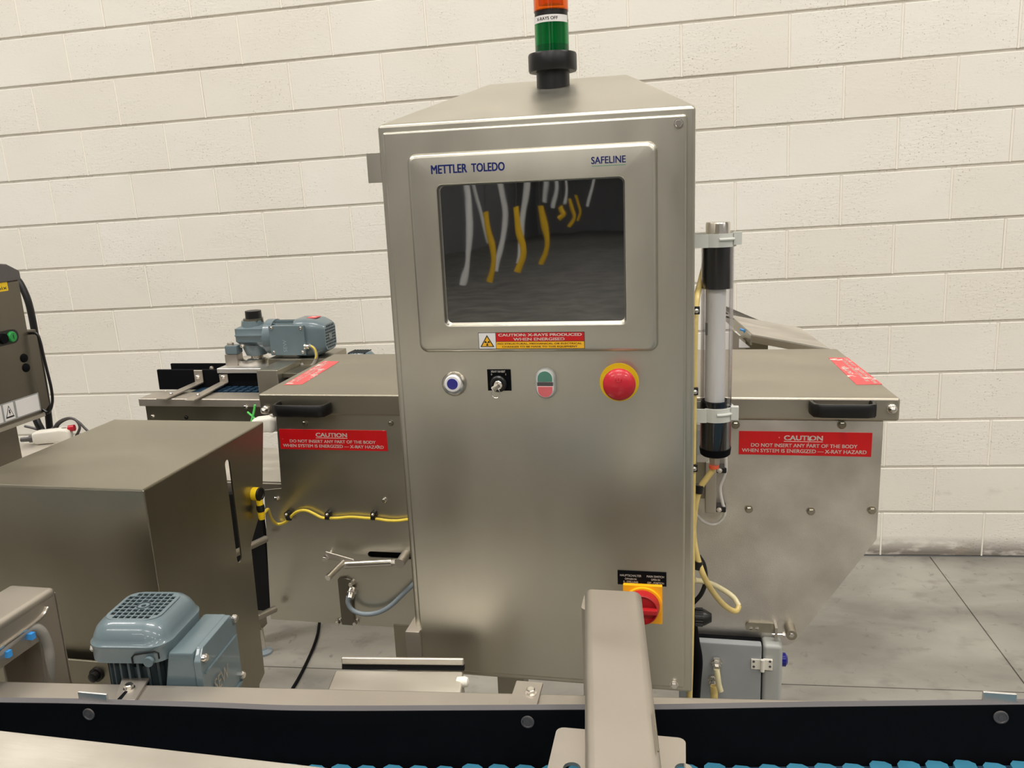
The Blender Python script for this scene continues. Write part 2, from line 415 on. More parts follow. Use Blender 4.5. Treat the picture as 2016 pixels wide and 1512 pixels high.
# floor slabs with saw cuts
floor = struct('floor', MB().box(-10.5, 12, -46, 0, -0.3, -0.006), 'concrete')
a1 = W(530,1310.5); a2 = W(1740,1356)
j1 = W(1838,1118); j2 = W(2010,1322)
ycut = (a1[1]+a2[1])/2; sl = (j2[0]-j1[0])/(j2[1]-j1[1])
xr = j1[0]+(0-j1[1])*sl*0; xc = (j1[0]+j2[0])/2
xs = [-10.5, xc-10, xc-5.6, xc, xc+3.66, 12]; ys = [0, ycut, ycut-3.66, ycut-7.3, ycut-11, -46]
g = 0.0025
for a in range(5):
    for b in range(5):
        build('floor_slab', MB().box(xs[a]+g, xs[a+1]-g, ys[b+1]+g, ys[b]-g, -0.006, 0), 'concrete', floor)
struct('wall_left', MB().box(-10.7, -10.5, -46, 0, 0, 7), 'hall_paint')
struct('wall_right', MB().box(12, 12.2, -46, 0, 0, 7), 'hall_paint')
struct('wall_front', MB().box(-10.5, 12, -46.2, -46, 0, 7), 'hall_paint')
struct('ceiling', MB().box(-10.7, 12.2, -46.2, 0.25, 7, 7.15), 'ceiling_paint')

# ================================================================== CONTROL CABINET
YC = 1.25
X0, X1, Z0, Z1 = -0.4580, 0.0165, -0.8215, 0.1085
cab = thing('control_cabinet', 'tall brushed steel control cabinet with screen and sloping roof, centre of the machine', 'cabinet')
YB = 1.60
bl = P(962,165,YB); br = P(1235,147,YB); zb = (bl[2]+br[2])/2
mb = MB()
mb._a([(X0,YC,Z0),(X1,YC,Z0),(X1,YB,Z0),(X0,YB,Z0),(X0,YC,Z1),(X1,YC,Z1),(X1,YB,Z1),(X0,YB,Z1),(br[0],YB,zb),(bl[0],YB,zb)],
      [(3,2,1,0),(0,1,5,4),(1,2,6,5),(3,0,4,7),(2,3,7,6),(4,5,8,9),(5,6,8),(7,4,9),(6,7,9,8)])
build('cabinet_body', mb, 'steel', cab, bevel=0.005, seg=3)
dx0, dx1 = P(753,600,YC)[0]+0.018, P(1350,700,YC)[0]
d = rect(752,262,1355,222,YC-0.012)
dTL = P(752,262,YC-0.012); dTR = P(1355,222,YC-0.012); dBR = P(1345,1356,YC-0.012)
DX0, DX1, DZ0, DZ1 = dTL[0], (dTR[0]+dBR[0])/2, dBR[2], (dTL[2]+dTR[2])/2
YD = YC-0.012
door = build('door', MB().box(DX0, DX1, YD, YC, DZ0, DZ1), 'steel', cab, bevel=0.004, seg=3)
# display panel with window opening
YP = YD-0.012
pTL = P(798,304,YP); pTR = P(1296,275,YP); pBR = P(1294,694,YP); pBL = P(823,696,YP)
PX0, PX1, PZ0, PZ1 = (pTL[0]+pBL[0])/2, (pTR[0]+pBR[0])/2, (pBR[2]+pBL[2])/2, (pTL[2]+pTR[2])/2
wTL = P(861,365,YP); wTR = P(1232,346,YP); wBR = P(1231,638,YP); wBL = P(874,642,YP)
WX0, WX1, WZ0, WZ1 = (wTL[0]+wBL[0])/2, (wTR[0]+wBR[0])/2, (wBR[2]+wBL[2])/2, (wTL[2]+wTR[2])/2
def loop(x0,x1,z0,z1,r,y): return [(a,y,b) for a,b in rrect(x0,x1,z0,z1,r,5)]
mb = MB()
e = 0.0
mb.loft([loop(PX0,PX1,PZ0,PZ1,0.014,YD), loop(PX0+.001,PX1-.001,PZ0+.001,PZ1-.001,0.013,YP+.007),
         loop(PX0+.003,PX1-.003,PZ0+.003,PZ1-.003,0.012,YP+.003), loop(PX0+.0075,PX1-.0075,PZ0+.0075,PZ1-.0075,0.010,YP),
         loop(WX0-.002,WX1+.002,WZ0-.002,WZ1+.002,0.009,YP), loop(WX0,WX1,WZ0,WZ1,0.008,YP+.001),
         loop(WX0+.001,WX1-.001,WZ0+.001,WZ1-.001,0.008,YP+.008), loop(WX0+.004,WX1-.004,WZ0+.0055,WZ1-.003,0.007,YP+.0105)],
        cap0=False, cap1=False)
panel = build('display_panel', mb, 'steel', cab, sharp=50, wn=True)
build('screen', MB().prism(rrect(WX0+.001,WX1-.001,WZ0+.002,WZ1-.001,0.006), YP+.0095, YD-.0005), 'screen_glass', cab)
yt = YP-0.0003
def txt_px(mb, t, u0, v0, u1, v1, hpx, y, bold=0.012):
    """text whose baseline runs from pixel (u0,v0) to (u1,v1) with cap height hpx"""
    a = P(u0,v0,y); b = P(u1,v1,y); h = hpx*px((a+b)/2)*1.02; z = (a[2]+b[2])/2
    return put_text(mb, t, front(y), a[0], b[0], z, z+h, bold)
mb = MB(); txt_px(mb, 'METTLER', 849,343,920,339.5, 16.5, yt, 0.034); txt_px(mb, 'TOLEDO', 928,339,994,336, 16.5, yt, 0.034)
lab(build('lettering', mb, 'blue_print', panel), 'dark blue bold capital lettering, upper left of panel')
mb = MB(); txt_px(mb, 'SAFELINE', 1164,323,1232,320, 13.5, yt, 0.022)
lab(build('lettering', mb, 'blue_print', panel), 'smaller dark blue capital lettering, upper right of panel')
a = P(1165,327,yt); b = P(1232,324,yt)
build('underline', MB().box(a[0], b[0], yt, yt+.0003, (a[2]+b[2])/2-.0004, (a[2]+b[2])/2+.0004), 'green_print', panel)
# x-ray caution sticker under screen (on the panel)
u0,v0,u1,v1 = 942,654,1151,687
x0,x1,z0,z1 = rect(u0,v0,u1,v1,yt)
st = build('caution_sticker', MB().box(x0,x1,yt,YP,z0,z1), 'black_print', cab); lab(st, 'white red and amber x-ray caution sticker below the screen')
xm = x0+(x1-x0)*0.168; zm = z0+(z1-z0)*0.455; q = 0.0008
build('sticker_field', MB().box(x0+q,xm-q/2,yt-.0002,yt,z0+q,z1-q), 'white_label', st)
build('sticker_field', MB().box(xm+q/2,x1-q,yt-.0002,yt,zm+q/2,z1-q), 'red_sign', st)
build('sticker_field', MB().box(xm+q/2,x1-q,yt-.0002,yt,z0+q,zm-q/2), 'amber_sign', st)
cx = (x0+xm)/2; h = z1-z0; w = xm-x0; y2 = yt-.0004
tri = lambda s, dz=0: [(cx-w*.40*s, z0+h*(.14)+dz), (cx+w*.40*s, z0+h*.14+dz), (cx, z0+h*.14+dz+h*.72*s)]
build('warning_triangle', MB().prism(tri(1), y2, yt-.0002), 'black_print', st)
build('warning_triangle', MB().prism(tri(.78, h*.045), y2-.0002, y2), 'amber_sign', st)
mb = MB(); cz = z0+h*.38
for k in range(3):
    am = math.radians(90+120*k+180)
    pts = [(cx+math.cos(am+t)*r_, cz+math.sin(am+t)*r_) for r_, ts in ((h*.17,(-.45,-.15,.15,.45)),(h*.045,(.45,-.45))) for t in ts]
    mb.prism(pts, y2-.0004, y2-.0002)
mb.prism([(cx+h*.028*math.cos(t*.785), cz+h*.028*math.sin(t*.785)) for t in range(8)], y2-.0004, y2-.0002)
build('trefoil', mb, 'black_print', st)
mb = MB(); wx = x1-xm; ff = front(y2)
put_text(mb,'CAUTION: X-RAYS PRODUCED',ff,xm+wx*.03,x1-wx*.03,zm+h*.31,zm+h*.47,.03)
put_text(mb,'WHEN ENERGISED',ff,xm+wx*.20,x1-wx*.22,zm+h*.05,zm+h*.22,.03)
build('lettering', mb, 'white_print', st)
mb = MB()
put_text(mb,'NO STRUCTURAL, MECHANICAL OR ELECTRICAL',ff,xm+wx*.02,x1-wx*.03,z0+h*.26,z0+h*.37,.02)
put_text(mb,'CHANGES TO BE MADE TO THIS EQUIPMENT',ff,xm+wx*.07,x1-wx*.08,z0+h*.08,z0+h*.19,.02)
build('lettering', mb, 'black_print', st)
# door bolts, hinge tab, hinge block
for u,v in ((1336,243),(1327,1349)):
    c = P(u,v,YD-.003); build('door_bolt', MB().hexbolt((c[0],YD,c[2]),(0,-1,0),.0056,.007), 'chrome', cab)
x0,x1,z0,z1 = rect(726,301,755,360,YC+.01)
build('hinge_tab', MB().box(x0,X0+.004,YC+.003,YC+.02,z0,z1), 'steel', cab, bevel=.0008)
x0,x1,z0,z1 = rect(803,1238,826,1291,YC-.01)
build('hinge_block', MB().box(x0,x1+.004,YC-.02,YC+.04,z0,z1), 'steel_satin', cab, bevel=.002)
# cabinet leg behind
for xx in (X0+.12, X1-.12):
    build('leg', MB().box(xx, xx+.05, 1.34, 1.39, -1.62, Z0+.02), 'steel_dark', cab, bevel=.003)
x0,x1,z0,z1 = rect(779,1232,812,1300,1.5)
build('support_bracket', MB().box(x0,x1+.02,1.494,1.5,z0-.05,z1+.004), 'steel_dark', cab, bevel=.002)

# ---- buttons on the door
def press_button():
    c = P(895,755,YD); x,z = c[0],c[2]; s = px(c)
    t = build('push_button', MB().lathe((x,YD,z),(0,-1,0),[(0,s*24.5),(.004,s*24.5),(.009,s*20.5),(.0098,s*17.2)],36), 'chrome', cab)
    lab(t, 'round chrome push button with a blue centre')
    c2 = P(892,755,YD-.011)
    build('button_ring', MB().lathe((c2[0],YD-.009,c2[2]),(0,-1,0),[(0,s*17),(.0055,s*16.4),(.0065,s*15)],32), 'white_label', t)
    build('button_lens', MB().lathe((c2[0],YD-.0155,c2[2]),(0,-1,0),[(0,s*11),(.0006,s*10.5)],28), 'lens_blue', t)
press_button()
def key_switch():
    x0,x1,z0,z1 = rect(960,727.5,1006,769,YD-.001)
    t = build('key_switch', MB().box(x0,x1,YD-.0015,YD,z0,z1), 'black_matt', cab); lab(t, 'black key switch plate with key inserted')
    c = P(982,755,YD-.004); s = px(c)
    build('bezel', MB().lathe((c[0],YD-.0015,c[2]),(0,-1,0),[(0,s*17),(.007,s*16.5),(.0095,s*14),(.0095,s*10.5),(.006,s*9.5)],30), 'black_plastic', t)
    c = P(980,759,YD-.012)
    build('lock_barrel', MB().lathe((c[0],YD-.004,c[2]),(0,-1,0),[(0,s*9.2),(.007,s*9),(.008,s*8)],24), 'chrome', t)
    a = P(983,757,YD-.012); b = P(970,768,YD-.03)
    k = MB(); dd = b-a; dd/=np.linalg.norm(dd); nn = np.cross(dd,(0,-1,0)); nn/=np.linalg.norm(nn); w=s*3.2
    k.hexa([a-nn*w+v3(0,-.0,-.0008),a+nn*w+v3(0,0,-.0008),b+nn*w*1.6+v3(0,0,-.0008),b-nn*w*1.6+v3(0,0,-.0008)],
           [a-nn*w+v3(0,0,.0008),a+nn*w+v3(0,0,.0008),b+nn*w*1.6+v3(0,0,.0008),b-nn*w*1.6+v3(0,0,.0008)])
    build('key', k, 'chrome', t)
    cc = P(976,774,YD-.02); pts = [cc+v3(s*8.5*math.cos(i*math.pi/10), 0, s*9.5*math.sin(i*math.pi/10)) for i in range(21)]
    build('key_ring', MB().tube(pts, .0005, 6, 2), 'chrome', t)
    mb = MB(); zt = z1-(z1-z0)*.14; w_ = x1-x0; y=YD-.0018
    put_text(mb,'XRAY INHIBIT',front(y),x0+w_*.16,x1-w_*.22,zt,z1-(z1-z0)*.04,.02)
    put_text(mb,'0',front(y),x0+w_*.16,x0+w_*.21,z1-(z1-z0)*.27,z1-(z1-z0)*.18,.02)
    put_text(mb,'I',front(y),x1-w_*.22,x1-w_*.20,z1-(z1-z0)*.27,z1-(z1-z0)*.18,.02)
    build('lettering', mb, 'white_print', t)
key_switch()
def double_button():
    c = P(1074,755,YD-.006); s = px(c); x,z = c[0],c[2]
    def cap(w, h, y): return [(a,y,b) for a,b in rrect(x-w,x+w,z-h,z+h,w*.98,8)]
    t = build('double_push_button', MB().loft([cap(s*20.5,s*31,YD),cap(s*20,s*30.5,YD-.006),cap(s*17.5,s*28,YD-.0095)]), 'box_grey2', cab, sharp=50)
    lab(t, 'oval double push button, green half above red half')
    y1 = YD-.0095
    r = s*14.5
    top = [(x+r*math.cos(a), z+s*8.5+s*3+r*math.sin(a)*1.0) for a in [i*math.pi/12 for i in range(13)]]+[(x-r,z+s*5.2),(x+r,z+s*5.2)]
    bot = [(x+r*math.cos(a), z-s*11.5+r*math.sin(a)) for a in [math.pi+i*math.pi/12 for i in range(13)]]+[(x+r,z-s*5.2),(x-r,z-s*5.2)]
    def grow(pts, k=1.12):
        cxm = sum(p[0] for p in pts)/len(pts); czm = sum(p[1] for p in pts)/len(pts)
        return [((a-cxm)*k+cxm,(b-czm)*k+czm) for a,b in pts]
    build('lens_frame', MB().prism(grow(top), y1-.001, y1).prism(grow(bot), y1-.001, y1), 'white_label', t)
    build('start_lens', MB().prism(top, y1-.0022, y1-.001), 'lens_green', t)
    build('stop_lens', MB().prism(bot, y1-.0022, y1-.001), 'lens_red', t)
    build('lamp_strip', MB().box(x-s*15.5,x+s*15.5,y1-.0012,y1,z-s*3.8,z+s*3.8), 'cable_dark', t)
double_button()
def estop():
    c = P(1219,752.5,YD-.001); s = px(c)
    t = build('emergency_stop', MB().lathe((c[0],YD,c[2]),(0,-1,0),[(0,s*38.5),(.0022,s*38.5),(.0026,s*38)],44), 'yellow', cab)
    lab(t, 'red mushroom emergency stop button on a yellow disc')
    build('stem', MB().lathe((c[0],YD-.0022,c[2]),(0,-1,0),[(0,s*19),(.02,s*17)],28), 'box_grey2', t)
    c2 = P(1218,760,YD-.036); s2 = px(c2); x,z = c2[0],c2[2]
    build('mushroom_head', MB().lathe((x,YD-.018,z),(0,-1,0),[(0,s2*21.5),(.003,s2*30.5),(.0075,s2*32.6),(.011,s2*31.8),(.0145,s2*28),(.0175,s2*19),(.0192,s2*10),(.0196,s2*1)],40), 'button_red', t, sharp=60)
    y = YD-.0379
    mb = MB(); u=s2; zz=z+s2*12
    pts = [(x-u*6,zz+u*2.5),(x-u*4.5,zz-u*3),(x+u*4.5,zz-u*3),(x+u*6,zz+u*2.5)]
    mb.tube([(a,y+.0007,b) for a,b in pts], u*.6, 6, 1, smooth=False)
    mb.tube([(x,y+.0007,zz-u*1),(x,y+.001,zz+u*3.5)], u*.6, 6, 1, smooth=False)
    build('push_symbol', mb, 'switch_red', t)
estop()
def main_switch():
    x0,x1,z0,z1 = rect(1216,1125,1312,1152.5,YD-.001)
    t = build('switch_sign', MB().box(x0,x1,YD-.0012,YD,z0,z1), 'black_matt', cab); lab(t, 'black rectangular sign with white print above the main switch')
    mb = MB(); w=x1-x0; h=z1-z0; ff=front(YD-.0015)
    put_text(mb,'HAUPTSCHALTER',ff,x0+w*.05,x0+w*.49,z0+h*.60,z0+h*.75,.01)
    put_text(mb,'\u00d6FFNEN IN',ff,x0+w*.15,x0+w*.39,z0+h*.36,z0+h*.52,.01)
    put_text(mb,'0 - STELLUNG',ff,x0+w*.12,x0+w*.42,z0+h*.15,z0+h*.29,.01)
    put_text(mb,'MAIN SWITCH',ff,x0+w*.60,x0+w*.95,z0+h*.60,z0+h*.75,.01)
    put_text(mb,'OPEN IN',ff,x0+w*.69,x0+w*.87,z0+h*.38,z0+h*.52,.01)
    put_text(mb,'OFF - POSITION',ff,x0+w*.61,x0+w*.95,z0+h*.15,z0+h*.29,.01)
    build('lettering', mb, 'white_print', t)
    x0,x1,z0,z1 = rect(1227,1152,1304,1226,YD-.006)
    s = px(P(1265,1190,YD))
    t = build('main_switch', MB().box(x0,x1,YD-.008,YD,z0,z1), 'switch_yellow', cab, bevel=.0012)
    lab(t, 'red rotary main switch on a square yellow plate')
    c = P(1266,1192,YD-.012); x,z=c[0],c[2]
    build('dial_ring', MB().lathe((x,YD-.008,z),(0,-1,0),[(0,s*37),(.004,s*36)],36), 'switch_yellow', t)
    c = P(1264,1198,YD-.02)
    x,z=c[0],c[2]
    build('dial', MB().lathe((x,YD-.012,z),(0,-1,0),[(0,s*34),(.014,s*31),(.015,s*29),(.008,s*27)],36), 'switch_red', t)
    build('dial_grip', MB().box(x-s*28,x+s*30,YD-.034,YD-.016,z-s*5,z+s*5), 'switch_red', t, bevel=.0015)
main_switch()

# ================================================================== SIGNAL TOWER
YS = 1.52
def tower():
    t = thing('signal_tower', 'signal light tower with green and orange lenses on the cabinet roof', 'signal light')
    b = P(1089,160,YS); x = b[0]; s = px(b)
    zr = Z1+(zb-Z1)*(YS-YC)/(YB-YC)
    def z_at(v): return P(1087,v,YS)[2]
    r1 = s*32.5
    build('post', MB().lathe((x,YS,0),(0,0,1),[(zr-.012,r1),(z_at(137),r1)],36), 'black_plastic', t)
    build('gasket', MB().lathe((x,YS,0),(0,0,1),[(z_at(140),r1*1.03),(z_at(137),r1*1.03)],36), 'grey_label', t)
    zc0, zc1 = z_at(142), z_at(106)
    build('collar', MB().lathe((x,YS,0),(0,0,1),[(zc0,r1),(zc0,s*46),(zc0+.003,s*47.5),(zc1-.003,s*47.5),(zc1,s*46),(zc1,r1)],44), 'black_plastic', t)
    rl = s*33
    za, zb_ = z_at(102), z_at(96)
    z1_, z2_, z3_ = z_at(47), z_at(26), z_at(-30)
    build('green_lens', MB().lathe((x,YS,0),(0,0,1),[(zc1,rl),(z2_-.012,rl)],36), 'lens_green_clear', t)
    build('lens_core', MB().lathe((x,YS,0),(0,0,1),[(zc1,rl*.55),(z2_-.012,rl*.55)],24), 'green_button', t)
    build('lens_base', MB().lathe((x,YS,0),(0,0,1),[(zc1,rl*.93),(z_at(90),rl*.93)],30), 'black_plastic', t)
    build('divider_ring', MB().lathe((x,YS,0),(0,0,1),[(z2_-.012,rl*.97),(z2_+.004,rl*.97)],36), 'black_plastic', t)
    build('orange_lens', MB().lathe((x,YS,0),(0,0,1),[(z2_+.002,rl*1.01),(z3_,rl*1.01)],36), 'lens_orange', t)
    build('lens_core', MB().lathe((x,YS,0),(0,0,1),[(z2_+.012,rl*.5),(z3_-.004,rl*.5)],24), 'orange_ring', t)
    build('tower_cap', MB().lathe((x,YS,0),(0,0,1),[(z3_,rl*1.01),(z3_+.05,rl*1.01),(z3_+.058,rl*.8)],36), 'black_plastic', t)
    # label wrapped round the lens
    rr = rl*1.012; zl0, zl1 = z_at(48.5), z_at(34.5)
    a0, a1 = math.radians(-172), math.radians(-15)
    mb = MB(); n = 24; vs=[]; fs=[]
    for i in range(n+1):
        a = a0+(a1-a0)*i/n
        for z in (zl0, zl1): vs.append((x+rr*math.cos(a), YS+rr*math.sin(a), z))
    fs = [(2*i,2*i+2,2*i+3,2*i+1) for i in range(n)]
    mb._a(vs, fs)
    lb = build('name_label', mb, 'white_label', t)
    fn = lambda a,b: (x+rr*1.006*math.cos(a), YS+rr*1.006*math.sin(a), b)
    mb = MB(); put_text(mb,'X-RAYS OFF',fn,math.radians(-136),math.radians(-60),zl0+(zl1-zl0)*.28,zl0+(zl1-zl0)*.72,.02)
    build('lettering', mb, 'black_print', lb)
tower()

# ================================================================== HOODS
YH = 1.60
ZL = -0.4010
def dhandle(parent, u0, u1, vt, vb, flip):
    x0,_,z0,_ = rect(u0,vt,u1,vb,YH-.03); x1 = rect(u0,vt,u1,vb,YH-.03)[1]
    zc = P((u0+u1)/2,vt,YH-.03)[2]-.0115; r=.0085
    mb = MB(); yw = YH-.002; yo = YH-.040; w=.0125
    path = [(x0+.006,yw),(x0+.002,yw-.012),(x0+.006,yo+.004),(x0+.018,yo),((x0+x1)/2,yo),(x1-.018,yo),(x1-.006,yo+.004),(x1-.002,yw-.012),(x1-.006,yw)]
    path[0 if flip else -1] = (path[0 if flip else -1][0]+(.0 if flip else 0), yw)
    loops=[]
    for i,(a,b) in enumerate(path):
        p = np.array(path[max(i-1,0)]); q_ = np.array(path[min(i+1,len(path)-1)]); dd=(q_-p); dd/=np.linalg.norm(dd); nn=np.array([-dd[1],dd[0]])
        t=.0045
        loops.append([(a+nn[0]*sx*t, b+nn[1]*sx*t, zc+sz*w) for sx,sz in ((-1,-.7),(-.6,-1),(.6,-1),(1,-.7),(1,.7),(.6,1),(-.6,1),(-1,.7))])
    mb.loft(loops)
    lab(build('handle', mb, 'black_plastic', parent, sharp=60), 'black plastic pull handle')
def caution_front(parent, u0,v0,u1,v1, y, note):
    x0,x1,z0,z1 = rect(u0,v0,u1,v1,y)
    t = build('caution_sticker', MB().box(x0,x1,y,y+.001,z0,z1), 'red_sign', parent); lab(t, note)
    w=x1-x0; h=z1-z0; ff=front(y-.0003); mb=MB()
    put_text(mb,'CAUTION',ff,x0+w*.345,x0+w*.638,z0+h*.645,z0+h*.845,.03)
    mb.box(x0+w*.345,x0+w*.638,y-.0003,y,z0+h*.585,z0+h*.600)
    put_text(mb,'DO NOT INSERT ANY PART OF THE BODY',ff,x0+w*.095,x0+w*.895,z0+h*.345,z0+h*.495,.02)
    put_text(mb,'WHEN SYSTEM IS ENERGIZED \u2014 X-RAY HAZARD',ff,x0+w*.025,x0+w*.965,z0+h*.11,z0+h*.265,.02)
    build('lettering', mb, 'white_print', t)
def caution_top(parent, quad, z, right, note):
    pts = [PZ(u,v,z) for u,v in quad]
    # near-left, near-right, far-right, far-left -> axis aligned rectangle
    if right: x0=(pts[0][0]+pts[3][0])/2; x1=(pts[1][0]+pts[2][0])/2
    else: x0=(pts[0][0]+pts[3][0])/2; x1=(pts[1][0]+pts[2][0])/2
    nl,nr,fr,fl = [np.array(p) for p in pts]
    mb=MB(); up=v3(0,0,.0006)
    mb.hexa([nl,nr,fr,fl],[nl+up,nr+up,fr+up,fl+up])
    t = build('caution_sticker', mb, 'red_faded', parent); lab(t, note)
    if right: fn0 = lambda a,b: (nl+(fl-nl)*a)*(b)+(nr+(fr-nr)*a)*(1-b)      # a: along +Y, b up = -X
    else:     fn0 = lambda a,b: (fr+(nr-fr)*a)*(b)+(fl+(nl-fl)*a)*(1-b)      # a: along -Y, b up = +X
    fn = lambda a,b: tuple(fn0(a,b)+v3(0,0,.0009))
    mb=MB()
    put_text(mb,'CAUTION',fn,.345,.638,.645,.845,.03)
    put_text(mb,'DO NOT INSERT ANY PART OF THE BODY',fn,.095,.895,.345,.495,.015)
    put_text(mb,'WHEN SYSTEM IS ENERGIZED \u2014 X-RAY HAZARD',fn,.025,.965,.11,.265,.015)
    build('lettering', mb, 'white_print', t)
def lid(parent, xa, xb, far_a, far_b):
    """folded lid: top skin with front, rear and side flanges"""
    za = ZL-.0455
    mb = MB(); yb=(far_a[1]+far_b[1])/2
    mb.hexa([(xa,YH-.004,ZL-.004),(xb,YH-.004,ZL-.004),(far_b[0],yb,ZL-.004),(far_a[0],yb,ZL-.004)],
            [(xa,YH-.004,ZL),(xb,YH-.004,ZL),(far_b[0],yb,ZL),(far_a[0],yb,ZL)])
    return mb, za, yb
def right_hood():
    t = thing('right_guard_hood', 'steel guard hood with mottled front panel and cut-off corner, right of the cabinet', 'machine guard')
    fr = PZ(1649,686,ZL); xr = .3952; xl = -.02
    mb = MB(); za = ZL-.0455
    b = [(xl,YH-.006,za),(xr,YH-.006,za),(fr[0],fr[1],za),(xl,fr[1],za)]
    mb.hexa(b, [(p[0],p[1],ZL) for p in b])
    build('lid', mb, 'steel_top', t, bevel=.006, seg=3)
    pts = [P(u,v,YH) for u,v in ((1740,826),(1726,1062),(1572,1256),(1563,1265),(1550,1271),(1380,1257))]
    poly = [(p[0],p[2]) for p in pts]; poly[0]=(pts[0][0],za-.0005); poly.append((-.02,poly[-1][1]))
    poly.append((-.02,za-.0005))
    build('front_panel', MB().prism(poly, YH, YH+.004), 'steel_blast', t, bevel=.001, seg=1)
    inner = [(poly[0][0]-.012,poly[0][1]),(poly[1][0]-.012,poly[1][1]+.004),(poly[3][0]-.03,poly[5][1]+.02),(-.02,poly[5][1]+.02),(-.02,poly[0][1])]
    build('tunnel_body', MB().prism(inner, YH+.004, fr[1]-.02), 'steel_dark', t)
    dhandle(t, 1597,1726,795,826, True)
    caution_front(t, 1454.5,850.5,1716.5,897, YH-.001, 'worn red caution sticker with white lettering on the right hood front')
    caution_top(t, ((1686,757.5),(1737,757),(1669,704.5),(1630.5,704.5)), ZL, True, 'scratched faded red caution sticker on top of the right hood')
    c = P(1757,806,YH-.01); build('cap_nut', MB().lathe((c[0],YH-.006,c[2]),(0,-1,0),[(0,.0095),(.002,.0095),(.003,.0075),(.008,.0075),(.011,.006),(.0135,.003),(.014,.0005)],16), 'chrome', t)
    for u,v in ((1448,836),(1657,836),(1474,1002),(1596,1006),(1716,1004)):
        c = P(u,v,YH); build('bolt', MB().hexbolt((c[0],YH,c[2]),(0,-1,0),.0066,.008), 'steel_dim' if v>900 else 'steel_dark', t)
    c = P(1729,1003,YH+.02); build('bolt', MB().hexbolt((poly[1][0]-.012,YH+.03,c[2]),(1,0,0),.0055,.014), 'chrome', t)
    # bottom catch
    k = P(1498,1235,YH-.003); x0,x1,z0,z1 = rect(1468,1226,1528,1244,YH-.003)
    ct = build('catch_plate', MB().prism(rrect(x0,x1,z0,z1,.008), YH-.005, YH), 'steel_dim', t)
    build('catch_tab', MB().box(x1-.004,x1+.001,YH-.022,YH,z0-.004,z1), 'steel_satin', ct)
    for u in (1478,1490):
        c = P(u,1236,YH-.004); build('rivet', MB().lathe((c[0],YH-.0035,c[2]),(0,-1,0),[(0,.0042),(.002,.0035),(.003,.001)],14), 'chrome', ct)
    a = P(1520,1249,YH-.018); b = P(1552,1250,YH-.018)
    build('draw_bolt', MB().cyl(a,b,.0022,n=10).cyl(P(1541,1249,YH-.018),P(1547,1249,YH-.018),.005,n=6), 'chrome', t)
    a = P(1552,1236,YH); b = P(1558,1249,YH-.03)
    build('catch_post', MB().cyl((b[0],YH,b[2]),(b[0],YH-.034,b[2]),.0105,n=22), 'steel_dim', t)
    build('bolt', MB().hexbolt((b[0],YH-.03,b[2]),(0,-1,0),.0055,.005), 'chrome', t)
    return fr
FRr = right_hood()
